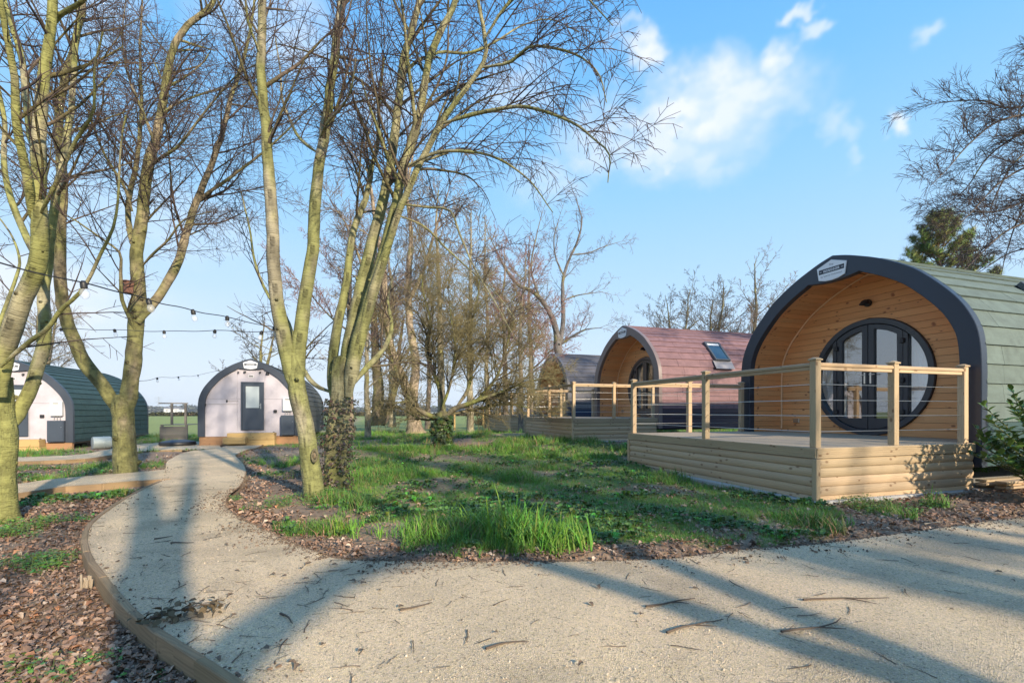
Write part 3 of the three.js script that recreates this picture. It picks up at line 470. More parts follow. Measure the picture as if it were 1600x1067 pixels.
    mesh('pane', chamferBox(.80, .006, .51, .001), phys({ color: lin(.02, .045, .075), roughness: .04, ior: 1.9 }), sk, [0, .05, 0]);
    mesh('flashing', chamferBox(.34, .004, .78, .001), std({ color: lin(.34, .33, .35), roughness: .5, metalness: .4, map: smudge }), sk, [.60, -.03, 0], [0, 0, -.16]);
    mesh('blind', chamferBox(.10, .004, .49, .001), whitePaint, sk, [-.33, .0565, 0]);
  }
  return P;
}
function porchFront(P, o, A, R) {
  const { W, H, L, foot, porch } = o, th = .215, inner = offset(A, -th), dims = `${W},${H}`;
  // soffit planks round the recess
  const IA = (() => { const pts = inner, nor = A.nor; let s = 0; const len = pts.map((p, i) => (s += i ? Math.hypot(p[0] - pts[i - 1][0], p[1] - pts[i - 1][1]) : 0)); return { pts, nor, len, total: s }; })();
  let s0 = 0; while (along(IA, s0).p[1] < 0) s0 += .01;
  const n = Math.round((IA.total - 2 * s0) / .118), st = (IA.total - 2 * s0) / n;
  for (let k = 0; k < n; k++) { const a = along(IA, s0 + (k + .5) * st); const m = mesh('soffit_plank', chamferBox(st - .004, .016, porch - .1, .003, k % 4), cedarWoods[Math.floor(R() * 5)], P, [a.p[0] - a.n[0] * .0, a.p[1] - a.n[1] * .0, -.11 - (porch - .1) / 2]); m.rotation.z = Math.atan2(a.n[1], a.n[0]) - Math.PI / 2; }
  // trim where soffit meets wall
  const zt = -porch + .012;
  mesh('trim', cached('trim' + dims, () => { const g = []; const q = offset(A, -th - .012).filter((p) => p[1] > 0), q2 = offset(A, -th - .034).filter((p) => p[1] > 0); return extrude([...q, ...q2.reverse()], .022); }), std({ color: lin(.88, .60, .36), roughness: .6 }), P, [0, 0, zt]);
  // wall planks around the round opening
  const rc = 1.135, hc = 1.125, ph = .128, zw = -porch - .022;
  mesh('wall_core', cached('core' + dims, () => extrude(offset(A, -.1), .03, [circ(rc - .02, 48, hc)])), std({ color: lin(.07, .045, .03) }), P, [0, 0, zw - .034]);
  for (let k = 0; k * ph < H - .25; k++) {
    const h0 = k * ph + .003, h1 = (k + 1) * ph - .003; if (halfWidth(inner, h0) < .05) break;
    const hs = [...Array(6)].map((_, i) => lerp(h0, h1, i / 5)), xc = hs.map((h) => Math.sqrt(Math.max(0, rc * rc - (h - hc) ** 2))), xw = hs.map((h) => Math.max(.02, halfWidth(inner, h) + .01));
    const cut = xc.some((v) => v > .02), mat = cedarWoods[Math.floor(R() * 5)];
    const piece = (lo, hi) => { const pts = [...hs.map((h, i) => [hi[i], h]), ...hs.map((h, i) => [lo[i], h]).reverse()]; const g = extrude(pts, .02, [], 0); const u = g.attributes.uv; for (let i = 0; i < u.count; i++) u.setXY(i, u.getX(i) + k * .53, u.getY(i) * 1.0 + (k % 3) * .17); return g; };
    if (!cut) mesh('wall_plank', cached(`wp${dims},${k}`, () => piece(xw.map((v) => -v), xw)), mat, P, [0, 0, zw]);
    else for (const s of [-1, 1]) { const i0 = xc.map((v) => Math.max(v, .002)); mesh('wall_plank', cached(`wp${dims},${k},${s}`, () => s > 0 ? piece(i0, xw) : piece(xw.map((v) => -v), i0.map((v) => -v))), mat, P, [0, 0, zw]); }
  }
  for (let k = 0; k < 8; k++) mesh('porch_board', chamferBox(2 * W - .5, .028, .112, .004, k % 4), floorWoods[k % 4], P, [0, -.014, -.06 - k * .118]);
  // round glazed doors
  const D = new THREE.Group(); D.name = 'round_door'; D.position.set(0, hc, zw + .02); P.add(D);
  const fm = paintMat(o.frame, .38), arcY = (x, r) => Math.sqrt(Math.max(0, r * r - x * x));
  mesh('door_frame', cached('dframe', () => extrude(circ(1.13, 72), .11, [circ(1.025, 72)], .008)), fm, D, [0, 0, -.07]);
  const bounded = (xa, xb, r, lo) => { const p = []; for (let i = 0; i <= 10; i++) { const x = lerp(xa, xb, i / 10); p.push([x, Math.max(lo, -arcY(x, r))]); } for (let i = 10; i >= 0; i--) { const x = lerp(xa, xb, i / 10); p.push([x, arcY(x, r)]); } return p; };
  for (const s of [-1, 1]) {
    const flip = (p) => s > 0 ? p : p.map(([x, y]) => [-x, y]).reverse();
    mesh('mullion', cached('mul' + s, () => extrude(flip(bounded(.625, .705, 1.02, -2)), .09, [], .006)), fm, D, [0, 0, -.06]);
    const hole = bounded(.115, .515, .915, -.80);
    mesh('door_leaf', cached('leaf' + s, () => extrude(flip(bounded(.006, .618, 1.015, -2)), .07, [flip(hole)], .006)), fm, D, [0, 0, -.045]);
    mesh('pane', cached('pane' + s, () => new THREE.ShapeGeometry(shapeOf(flip(bounded(.105, .525, .925, -.81))))), glass, D, [0, 0, -.01]);
    mesh('side_pane', cached('spane' + s, () => new THREE.ShapeGeometry(shapeOf(flip(bounded(.70, 1.024, 1.028, -2))))), glass, D, [0, 0, -.015]);
    mesh('curtain', cached('curt' + s, () => { const g = new Geo(), n = 40; for (let i = 0; i <= n; i++) for (const y of [-1.1, 1.0]) { const x = lerp(.60, 1.12, i / n); g.v(s * x, y, .035 * Math.sin(i * 1.35) + .02 * Math.sin(i * .5), 0, 0, 1, x, y); } for (let i = 0; i < n; i++) { const a = i * 2; g.t(a, a + 2, a + 3); g.t(a, a + 3, a + 1); } return g.build(true); }), curtainMat, D, [0, 0, -.22]);
    const hd = new THREE.Group(); hd.name = 'handle'; D.add(hd);
    mesh('plate', chamferBox(.03, .22, .012, .004), steel, hd, [s * .056, -.02, .038]); mesh('lever', chamferBox(.11, .018, .016, .005), steel, hd, [s * .10, .045, .07]);
    for (const y of [.62, -.1, -.68]) mesh('hinge', chamferBox(.07, .09, .05, .008), blackPlastic, D, [s * .62, y, .05]);
  }
  const lamp = new THREE.Group(); lamp.name = 'porch_lamp'; lamp.position.set(0, H - .80, zw + .03); P.add(lamp);
  mesh('mount', lathe([[0, 0], [.07, 0], [.075, .03], [.05, .05], [0, .05]]), blackPlastic, lamp, [0, 0, 0], [Math.PI / 2, 0, 0]); mesh('shade', lathe([[.02, .06], [.06, .04], [.10, -.03], [.095, -.035], [.05, .02], [0, .03]]), blackPlastic, lamp, [0, 0, .09]);
  mesh('socket_plate', chamferBox(.15, .09, .03, .006), steel, P, [-W + .62, .25, zw + .035]);
}
function serviceFront(P, o, A, R) {
  const { W, H } = o, inner = offset(A, -.06), zf = -.14, rm = o.renderMat;
  // rendered wall in panels: a lower and two upper sheets with open joints
  const cutY = [-.02, 1.62, H], cutX = [-3, -.55, .55, 3];
  for (let i = 0; i < 2; i++) for (let j = 0; j < 3; j++) {
    const hs = [...Array(17)].map((_, k) => lerp(cutY[i] + .004, Math.min(cutY[i + 1] - .004, H - .08), k / 16)), lo = [], hi = [];
    for (const h of hs) { const w = halfWidth(inner, h), a = Math.max(cutX[j] + .004, -w), b = Math.min(cutX[j + 1] - .004, w); if (b - a > .005) { lo.push([a, h]); hi.push([b, h]); } }
    if (lo.length > 1) mesh('wall_panel', extrude([...hi, ...lo.reverse()], .05), rm, P, [0, 0, zf]);
  }
  mesh('wall_core', extrude(offset(A, -.05), .03), blackPlastic, P, [0, 0, zf - .04]);
  const zf2 = zf + .052, D = new THREE.Group(); D.name = 'door'; D.position.set(.06, .25, zf2); P.add(D);
  const dm = paintMat([.055, .072, .10], .4);
  mesh('frame', extrude([[-.46, 0], [.46, 0], [.46, 2.12], [-.46, 2.12]], .05, [[[-.40, .02], [.40, .02], [.40, 2.06], [-.40, 2.06]]], .005), dm, D);
  mesh('leaf', extrude([[-.395, .025], [.395, .025], [.395, 2.055], [-.395, 2.055]], .03, [[[-.27, .98], [.27, .98], [.27, 1.93], [-.27, 1.93]]], .004), dm, D, [0, 0, .006]);
  mesh('pane', new THREE.PlaneGeometry(.55, .96), phys({ color: lin(.46, .52, .54), roughness: .22, ior: 1.5 }), D, [0, 1.455, .02]);
  const hd = new THREE.Group(); hd.name = 'handle'; D.add(hd); mesh('plate', chamferBox(.03, .24, .012, .003), steel, hd, [.335, 1.06, .045]); mesh('lever', chamferBox(.11, .02, .018, .004), steel, hd, [.295, 1.1, .07]);
  mesh('number_plate', chamferBox(.22, .09, .012, .003), whitePaint, P, [.0, 2.62, zf2 + .006]);
  mesh('letter_strip', chamferBox(.18, .05, .008, .002), blackPlastic, P, [.0, 2.62, zf2 + .0125]);
  for (const [x, y, s] of [[-.5, 2.78, .06], [-.25, 2.80, .09], [.36, 2.80, .07], [.66, 2.75, .13]]) { const l = new THREE.Group(); l.name = 'wall_light'; l.position.set(x, y, zf2); P.add(l); mesh('back_plate', chamferBox(s, s, .03, .004), blackPlastic, l, [0, 0, .015]); mesh('hood', lathe([[0, .03], [s * .45, .02], [s * .5, -.04], [s * .4, -.045], [0, 0]], 10), blackPlastic, l, [0, 0, .06]); }
  const boiler = new THREE.Group(); boiler.name = 'water_heater'; boiler.position.set(1.5, 1.19, zf2); P.add(boiler);
  mesh('casing', chamferBox(.40, .60, .17, .02), whitePaint, boiler, [0, .2, .09]); mesh('panel', chamferBox(.20, .035, .006, .001), blackPlastic, boiler, [0, .42, .179]);
  for (const x of [-.1, 0, .1]) mesh('pipe', new THREE.CylinderGeometry(.012, .012, .2, 8), steel, boiler, [x, -.19, .07]);
  const cab = new THREE.Group(); cab.name = 'meter_cabinet'; cab.position.set(1.52, .02, zf2); P.add(cab);
  mesh('body', chamferBox(.56, .88, .24, .01), dm, cab, [0, .44, .12]); mesh('door', chamferBox(.52, .84, .012, .004), dm, cab, [0, .44, .247]); mesh('lock', new THREE.CylinderGeometry(.012, .012, .02, 8), steel, cab, [.2, .6, .256], [Math.PI / 2, 0, 0]);
  mesh('junction_box', chamferBox(.13, .13, .07, .01), blackPlastic, P, [.98, 1.08, zf2 + .035]); mesh('junction_box', chamferBox(.12, .13, .07, .01), blackPlastic, P, [1.88, .70, zf2 + .035]);
  for (const [x, y] of [[-.95, 1.52], [-1.78, 1.36], [.92, .12]]) { const l = new THREE.Group(); l.name = 'outlet'; l.position.set(x, y, zf2); P.add(l); mesh('body', chamferBox(.05, .10, .05, .006), blackPlastic, l, [0, 0, .025]); mesh('spout', new THREE.CylinderGeometry(.014, .014, .07, 8), blackPlastic, l, [0, -.02, .06], [1.2, 0, 0]); }
  for (const [x0, x1, y] of [[-1.95, -.5, 1.385], [-1.0, -.5, 1.54]]) mesh('conduit', new THREE.CylinderGeometry(.009, .009, x1 - x0, 6), std({ color: lin(.3, .29, .3) }), P, [(x0 + x1) / 2, y, zf2 + .009], [0, 0, Math.PI / 2]);
}
const U = [-.304, .953], Wv = [.953, .304], TURN = Math.atan2(-Wv[0], Wv[1]);          // row of pods on the right: across and back
const rowPos = (A, u, v) => [A[0] + U[0] * u + Wv[0] * v, A[1] + U[1] * u + Wv[1] * v];
const rowA = [[3.78, 5.84, .745], [1.84, 14.3, .99], [-.1, 22.8, 1.02]];
const front = { W: 2.2, H: 3.36, foot: .34, porch: .95, L: 6.6, tile: 1.0, course: .272, skirtTop: .33, skylight: 1.92, skyZ: 2.62, group: 'arched glamping pods in a row' };
const placePod = (k) => { const [x, d] = rowPos(rowA[k], 2.12, 3.04); return [x, rowA[k][2], -d]; };
makePod({ ...front, name: 'arched_pod', seed: 301, pos: placePod(0), turn: TURN, fascia: [.026, .038, .062], roof: [.098, .134, .122], skirt: [.02, .06, .06], frame: [.03, .036, .05], label: 'large arched pod with sage green shingles, dark fascia and round glazed doors' });
makePod({ ...front, name: 'arched_pod', seed: 302, pos: placePod(1), turn: TURN, fascia: [.20, .155, .15], roof: [.19, .108, .115], skirt: [.045, .03, .05], frame: [.10, .07, .06], label: 'arched pod with dusty pink shingles and plum skirt behind the green one' });
makePod({ ...front, name: 'arched_pod', seed: 303, pos: placePod(2), turn: TURN, fascia: [.10, .10, .115], roof: [.095, .095, .112], skirt: [.018, .035, .085], frame: [.05, .05, .06], label: 'grey shingled pod with blue skirt half hidden behind the pink pod' });
const T2 = 16 * Math.PI / 180;
const renderMat = (() => { const f = (u, v) => fbm(u * 6, v * 6, 5, 211, 6); const map = tex(512, (u, v) => { const a = f(u, v), b = hash(Math.floor(u * 512), Math.floor(v * 512), 5); return [.755, .745, .785].map((c) => c * (.92 + .2 * (a - .5) + .05 * (b - .5))); }, { srgb: true, repeat: [.4, .4] }); return std({ map, color: lin(1.0, .97, .96), roughness: .9, bumpMap: fineTex, bumpScale: .002 }); })();
const service = { W: 2.02, H: 3.36, foot: .02, porch: 0, L: 7.2, tile: 1.1, course: .25, skirtTop: .1, renderMat, fascia: [.05, .062, .085], skirt: [.02, .05, .055], group: 'arched service ends of the far pods' };
const svc = (px, py, d) => { const p = at(px, py, d); return [p.x, p.y, p.z]; };
makePod({ ...service, name: 'arched_pod', seed: 311, pos: svc(391, 681, 20.5), turn: T2 * .9, roof: [.06, .07, .075], label: 'pale rendered pod end with dark door and timber steps behind the twin trunks' });
makePod({ ...service, name: 'arched_pod', seed: 312, pos: svc(16, 692, 19.0), turn: T2 * 1.1, roof: [.026, .062, .064], label: 'dark teal shingled pod at the far left with pale end wall' });

// timber plinths and steps below the two far pods
function plinth(pos, turn, label, stepLabel, stepX) {
  const g = thing('timber_plinth', label, 'plinth', undefined, pos, turn);
  for (const [x, w] of [[-1.02, 1.98], [1.0, 1.98]]) mesh('sleeper', chamferBox(w, .42, .16, .012, x > 0 ? 1 : 2), sleeperWoods[x > 0 ? 0 : 1], g, [x, -.235, -.12]);
  for (const s of [-1, 1]) for (const z of [-2.2, -4.4, -6.6]) mesh('support_block', chamferBox(.25, .42, .4, .01), greyWoods[0], g, [s * 1.5, -.235, z]);
  const s = thing('timber_steps', stepLabel, 'steps', undefined, pos, turn);
  mesh('tread', chamferBox(1.85, .30, .42, .015, 1), yellowWoods[0], s, [stepX, -.01, .20]); mesh('tread', chamferBox(.85, .27, .36, .015, 2), yellowWoods[1], s, [stepX - .55, -.17, .60]); mesh('tread', chamferBox(1.85, .26, .40, .015, 3), yellowWoods[2], s, [stepX, -.295, .20]);
}
plinth(svc(391, 681, 20.5), T2 * .9, 'brown timber sleepers under the centre pod', 'yellow timber sleeper steps below the centre pod door', .12);
plinth(svc(16, 692, 19.0), T2 * 1.1, 'brown timber sleepers under the far left pod', 'yellow timber sleeper steps in front of the far left pod', .2);

// ---------------------------------------------------------------- timber decks with rail and wires
const loglap = (h) => { const p = [[-h / 2, 0], [-h / 2, .012]]; for (let i = 0; i <= 6; i++) { const t = i / 6; p.push([-h / 2 + .012 + (h - .024) * t,   .016 + .014 * Math.sin(Math.PI * (.12 + .76 * t))]); } p.push([h / 2, .012], [h / 2, 0]); return p; };
const ribbed = (h) => { const p = [[-h / 2, 0]]; const n = 5; for (let i = 0; i < n; i++) { const a = -h / 2 + h * i / n, b = h / n; p.push([a + b * .06, .026], [a + b * .8, .026], [a + b * .86, .021], [a + b * .99, .021]); } p.push([h / 2, 0]); return p; };
const handrail = [[-.02, -.035], [-.02, .035], [.008, .038], [.022, .026], [.026, 0], [.022, -.026], [.008, -.038]];
function makeDeck(pos, label, seed, drop) {
  const g = thing('timber_deck', label, 'deck', 'timber decks in front of the pods', pos, TURN), R = rng(seed), X = 2.13, Z = 2.98, wood = () => deckWoods[Math.floor(R() * 5)];
  for (let k = 0; k < 25; k++) mesh('deck_board', chamferBox(2 * X, .028, .1135, .004, k % 4), floorWoods[Math.floor(R() * 4)], g, [0, -.014, .06 + k * .119]);
  for (const s of [-1, 1]) mesh('joist', chamferBox(.06, drop - .1, Z - .1, .004), greyWoods[0], g, [s * (X - .12), -.05 - drop / 2, Z / 2]);
  mesh('joist', chamferBox(2 * X - .4, drop - .1, .06, .004), greyWoods[1], g, [0, -.05 - drop / 2, Z - .12]);
  // cladding: front face, then the two sides
  const faces = [[2 * X, [0, Z], 0], [Z, [X, Z / 2], Math.PI / 2], [Z, [-X, Z / 2], -Math.PI / 2]];
  const rows = 5, lh = (drop - .135) / rows;
  faces.forEach(([len, [cx, cz], rot], f) => {
    const F1 = new THREE.Group(); F1.name = 'cladding'; F1.position.set(cx, 0, cz); F1.rotation.y = rot; g.add(F1);
    mesh('fascia_board', cached(`rib${len.toFixed(2)}`, () => prism(ribbed(.128), len + .05, f)), wood(), F1, [0, -.066, .012]);
    for (let k = 0; k < rows; k++) mesh('cladding_board', cached(`log${len.toFixed(2)},${lh.toFixed(3)},${k % 3}`, () => prism(loglap(lh - .003), len - .02, k + f)), wood(), F1, [0, -.137 - lh * (k + .5), 0]);
  });
  for (const s of [-1, 1]) mesh('corner_trim', chamferBox(.07, drop - .14, .07, .006, s + 1), wood(), g, [s * (X + .012), -.135 - (drop - .135) / 2, Z + .012]);
  // posts with caps
  const px = X - .05, pz = Z - .05, posts = [[px, pz], [.10, pz], [-px, pz], [px, 1.53], [px, .10], [-px, 1.53], [-px, .10]];
  posts.forEach(([x, z], k) => { const p = new THREE.Group(); p.name = 'post'; p.position.set(x, 0, z); g.add(p); mesh('shaft', chamferBox(.09, 1.10, .09, .005, k % 4), wood(), p, [0, .55, 0]); mesh('cap', cached('cap', () => { const c = new THREE.CylinderGeometry(.03, .083, .022, 4, 1); c.rotateY(Math.PI / 4); return mergeGeometries([c.toNonIndexed(), new THREE.BoxGeometry(.116, .018, .116).toNonIndexed().translate(0, -.018, 0)]); }), wood(), p, [0, 1.128, 0]); });
  // rails and wires between posts
  const runs = [[0, 1], [1, 2], [0, 3], [3, 4], [2, 5], [5, 6]];
  for (const [a, b] of runs) {
    const [x0, z0] = posts[a], [x1, z1] = posts[b], len = Math.hypot(x1 - x0, z1 - z0) - .09, rot = -Math.atan2(z1 - z0, x1 - x0), mx = (x0 + x1) / 2, mz = (z0 + z1) / 2;
    const r = mesh('handrail', cached(`hr${len.toFixed(3)}`, () => prism(handrail, len, a)), wood(), g, [mx, 1.05, mz], [0, rot, 0]);
    mesh('under_rail', chamferBox(len, .045, .04, .004, b), wood(), g, [mx, 1.005, mz], [0, rot, 0]);
    for (let k = 0; k < 4; k++) { const w = mesh('wire', cached(`wire${len.toFixed(3)}`, () => new THREE.CylinderGeometry(.0045, .0045, len + .04, 6).rotateZ(Math.PI / 2)), steel, g, [mx, .2 + k * .2, mz], [0, rot, 0]); }
  }
  return g;
}
rowA.forEach((A, k) => { const [x, d] = rowPos(A, 2.12, 3.0); makeDeck([x, A[2], -d], ['timber deck with post and wire railing in front of the green pod', 'timber deck with railing in front of the pink pod', 'timber deck of the grey pod, behind the bushy tree'][k], 401 + k, [.72, .76, .85][k]); });
{ // small weathered deck between the two far pods
  const p = onGround(240, 692), y = level(...p), g = thing('weathered_deck', 'small weathered grey deck with two posts beyond the left pod', 'deck', undefined, [p[0] + .1, y, -p[1] - 1.2], T2);
  for (let k = 0; k < 5; k++) mesh('board', chamferBox(1.25, .145, .03, .004, k % 4), greyWoods[k % 3], g, [0, .1 + k * .15, 0]);
  for (let k = 0; k < 12; k++) mesh('deck_board', chamferBox(1.25, .03, .14, .004, k % 4), greyWoods[k % 3], g, [0, .85, -.08 - k * .148]);
  for (const x of [-.12, .5]) mesh('post', chamferBox(.1, 1.1, .1, .005), greyWoods[1], g, [x, 1.4, -.1]);
  mesh('rail', chamferBox(1.3, .06, .09, .005), greyWoods[2], g, [-.05, 1.97, -.1]);
  for (const x of [-.55, .55]) mesh('leg', chamferBox(.1, .86, .1, .005), greyWoods[0], g, [x, .41, -.08]);
}
// ---------------------------------------------------------------- trees
const barkMap = tex(512, (u, v, x, y) => { const a = fbm(u * 12, v * 5, 4, 221), l = Math.pow(fbm(u * 9, v * 70, 3, 222), 2) * .5, p = fbm(u * 5, v * 5, 4, 223, 5), g = hash(x, y, 224); const sp = sstep(.62, .74, fbm(u * 30, v * 60, 3, 225)), crk = sstep(.60, .72, fbm(u * 26, v * 7, 4, 229)); return clamp(.66 + .55 * (a - .5) - .28 * (l - .1) + .5 * (p - .5) + .14 * (g - .5) - .13 * sp - .14 * crk); }, { repeat: [1.6, 1.6] });
const barkBump = tex(512, (u, v) => clamp(.5 + .5 * (fbm(u * 14, v * 9, 4, 226) - .5) - .7 * Math.pow(fbm(u * 7, v * 60, 3, 227), 3) + .2 * fbm(u * 40, v * 40, 2, 228)), { repeat: [1.6, 1.6] });
const barkMat = std({ map: barkMap, bumpMap: barkBump, bumpScale: .018, vertexColors: true, roughness: .95 });
const twigMat = std({ vertexColors: true, roughness: .9 });
const mixc = (a, b, t) => [lerp(a[0], b[0], t), lerp(a[1], b[1], t), lerp(a[2], b[2], t)];
// bark colour: grey-brown under patches of green algae, as stains with their own outline
function barkColor(green, bark, algae, seed) {
  return (x, y, z) => {
    const a = fbm(x * 4.2 + z * 3.1 + seed, y * 1.5 - z * 1.3, 4, 231), b = fbm(x * 9 - z * 8, y * 7 + seed, 3, 232), c = fbm(x * 2 + z * 2.5, y * 3.3 + seed * 2, 3, 233);
    const m = sstep(.62 - green * .42, .86 - green * .42, a + .25 * (b - .5));
    const q = mixc(mixc(bark, bark.map((v) => v * .62), sstep(.45, .75, c)), algae, m), k = 1.5 * (.85 + .3 * b);
    return [q[0] * k, q[1] * k, q[2] * k];
  };
}
let total = 0;
class Tree {
  constructor(name, label, seed, o = {}) {
    this.R = rng(seed); this.o = { green: .6, bark: [.30, .265, .19], algae: [.195, .20, .075], twig: [.052, .038, .034], tip: [.085, .056, .048], minR: .0036, droop: 0, dens: 1, twigLen: 1, levels: 3, group: 'bare winter trees', ...o };
    this.g = thing(name, label, 'tree', this.o.group); this.col = barkColor(this.o.green, this.o.bark, this.o.algae, seed % 97); this.col2 = (x, y, z) => this.col(x, y, z).map((v, k) => v * [.5, .42, .5][k]); this.tw = new Geo(); this.br = new Geo(); this.segs = 0; this.spread = this.o.spread ?? 1;
    const { twig, tip } = this.o; this.twc = (r) => { const t = mixc(twig, tip, clamp(1 - r / .012)); return () => t; };
  }
  // a stem that the photograph shows: points in the place, radii at both ends
  stem(name, pts, r0, r1, { kids = 1, from = .15, len = 1.6, sides = 14, flare = 0, wob = .16, grav } = {}) {
    r0 *= this.o.slim ?? 1; r1 *= this.o.slim ?? 1;
    const L = pts.reduce((s, p, i) => s + (i ? p.distanceTo(pts[i - 1]) : 0), 0), n = Math.max(6, Math.round(L / .13)), q = smoothPath(pts, n), R = this.R, g = new Geo();
    q.forEach((p, i) => { if (i && i < n) { const k = .02 * Math.min(1, r0 * 8); p.x += (fbm(i * .5, r0 * 99 + pts[0].x, 2, 241) - .5) * k * 2; p.z += (fbm(i * .5, 7 + r0 * 77 + pts[0].x, 2, 242) - .5) * k * 2; } });
    const rad = q.map((_, i) => { const t = i / n, s = t * L; return lerp(r0, r1, t) * (name === 'trunk' ? 1 : lerp(.55, 1, sstep(0, .42, s))) * (1 + flare * Math.exp(-s / .16)) * (1 + .10 * Math.max(0, fbm(s * 2.6, r0 * 50 + pts[0].z, 2, 243) - .45) * 2); });
    tube(g, q, rad, sides, this.col, true, wob);
    // branch scars and stubs
    const scars = Math.round(L * 1.6); for (let k = 0; k < scars && r0 > .04; k++) { const i = 2 + Math.floor(R() * (n - 3)), a = R() * 6.28, p = q[i], d = V(Math.cos(a), .35, Math.sin(a)).normalize(), rr = rad[i]; const b = p.clone().addScaledVector(d, rr * .75), e = p.clone().addScaledVector(d, rr * (1.08 + .28 * R())); tube(g, [b, b.clone().lerp(e, .6), e], [rr * .42, rr * .3, rr * .14], 6, this.col); }
    mesh(name, g.build(), barkMat, this.g);
    if (kids) { const cnt = Math.round(L * (this.o.long ? 3.3 : 4.2) * kids * this.o.dens); for (let k = 0; k < cnt; k++) { const t = from + (1 - from) * (k + R()) / cnt, i = Math.min(n - 1, Math.floor(t * n)), dir = q[i + 1].clone().sub(q[i]).normalize(); this.kid(q[i], dir, len * (this.o.long ?? 1) * (.45 + .8 * R()) * (1 - .35 * t), Math.min(rad[i] * .5, .012 + .022 * R()), 1, grav); } 
      this.kid(q[n - 1], q[n].clone().sub(q[n - 1]).normalize(), len * .8, r1 * .8, 1, grav, .15); }
    return q;
  }
  kid(p, dir, len, r, lev, grav, ang) {
    const R = this.R, a = ang ?? (.5 + .55 * R()) * (this.o.ang ?? 1), side = V(R() - .5, (R() - .35) * .6, R() - .5).cross(dir).normalize(), d = dir.clone().multiplyScalar(Math.cos(a)).addScaledVector(side, Math.sin(a)).normalize();
    if (lev === 1 && d.y < -.2) d.y *= -.4;
    this.branch(p, d.normalize(), len, r, lev, grav);
  }
  branch(p, dir, len, r, lev, grav = this.o.droop) {
    const R = this.R, o = this.o, n = Math.max(3, Math.round(len / (lev > 1 ? .13 : .16))), st = len / n, pts = [p.clone()], d = dir.clone(), q = p.clone();
    const bendA = (R() - .5) * .09, bendB = (R() - .5) * .09;
    for (let i = 0; i < n; i++) { const t = i / n; const wn = o.long ? .22 : .3; d.x += (R() - .5) * wn + bendA; d.z += (R() - .5) * wn + bendB; d.y += (R() - .5) * wn * .8 + (lev < 2 ? .035 : 0) - grav * (.02 + .11 * t) * (lev > 1 ? 1.6 : 1); d.normalize(); q.addScaledVector(d, st); pts.push(q.clone()); }
    const r1 = Math.max(o.minR * .7, r * .25), rad = pts.map((_, i) => lerp(r, r1, i / n));
    if (r > .016) tube(this.br, pts, rad, r > .03 ? 8 : 5, r > .03 ? this.col : this.col2, false); else tube(this.tw, pts, rad, 3, this.twc(r), false);
    this.segs += n;
    if (lev < o.levels && len > .18) {
      const cnt = Math.round(len * (lev === 1 ? 8 : 9.5) * (o.long ? .78 : 1) * o.dens * (.7 + .5 * R()));
      for (let k = 0; k < cnt; k++) { const t = .12 + .86 * (k + R()) / cnt, i = Math.min(n - 1, Math.floor(t * n)); this.kid(pts[i], pts[i + 1].clone().sub(pts[i]).normalize(), Math.max(.12, len * (.28 + .34 * R()) * (1.05 - .45 * t) * o.twigLen), Math.max(o.minR, rad[i] * .55), lev + 1, grav); }
    }
  }
  // an upright tree grown from its foot: for trees of which the photograph shows no single limb clearly
  grow(base, h, r, { stems = 1, lean = [0, 0], fork = .3, up = .55, limbs = 9, reach = .42 } = {}) {
    const R = this.R;
    for (let s = 0; s < stems; s++) {
      const a = R() * 6.28 + s * 2.1, out = stems > 1 ? .10 + .10 * R() : .03, pts = []; const hh = h * (.85 + .2 * R());
      for (let i = 0; i <= 7; i++) { const t = i / 7; pts.push(V(base[0] + lean[0] * t * hh + Math.cos(a) * out * hh * t * t ** .3 + (R() - .5) * .05 * hh * t * .6, base[1] - .1 + t * hh, base[2] + lean[1] * t * hh + Math.sin(a) * out * hh * t + (R() - .5) * .05 * hh * t * .6)); }
      const q = this.stem(s ? 'limb' : 'trunk', pts, r * (stems > 1 ? .75 : 1), r * .12, { kids: .35, from: .35, len: h * .09, sides: 10, flare: .35, wob: .12 });
      const nq = q.length - 1;
      for (let k = 0; k < limbs; k++) { const t = fork + (1 - fork) * (k + R() * .8) / limbs, i = Math.min(nq - 1, Math.floor(t * nq)), az = k * 2.4 + R(), len = h * reach * (1.15 - .75 * t) * (.7 + .5 * R()), lp = [q[i].clone()], d = V(Math.cos(az) * (1 - up * .5), up * (.7 + .5 * R()), Math.sin(az) * (1 - up * .5)).normalize(), pt = q[i].clone(); for (let m = 0; m < 5; m++) { d.x += (R() - .5) * .35; d.z += (R() - .5) * .35; d.y += .05 + (R() - .5) * .3 - this.o.droop * .12; d.normalize(); pt.addScaledVector(d, len / 5); lp.push(pt.clone()); } this.stem('limb', lp, Math.max(.02, r * .34 * (1.1 - t)), .009, { kids: 1.25, from: .2, len: Math.max(.5, len * .42), sides: 7, wob: .05 }); }
    }
    return this;
  }
  done() { total += this.tw.i.length / 3 + this.br.i.length / 3;  if (!this.br.empty) stuff(mesh('branches', this.br.build(), barkMat, this.g)); if (!this.tw.empty) stuff(mesh('twigs', this.tw.build(), twigMat, this.g)); return this; }
}
const px = (D, list, spread = 0) => list.map(([x, y, dd = 0], i) => at(x, y, D + dd + spread * i / (list.length - 1)));
const foot = (x, y) => { const [a, b] = onGround(x, y); return b; };
const leafPatch = (() => { const g = new Geo(); const pts = [[0, 0], [.5, .25], [.42, .55], [.15, .6], [0, 1], [-.15, .6], [-.42, .55], [-.5, .25]]; const c = g.v(0, .4, .1, 0, 0, 1, 0, 0); const ids = pts.map(([x, y]) => g.v(x, y, 0, 0, 0, 1, 0, 0)); ids.forEach((a, i) => g.t(c, a, ids[(i + 1) % ids.length])); return g.build(true); })();
const ivyMat = phys({ color: lin(1, 1, 1), roughness: .45, transmission: .1, thickness: 0 });
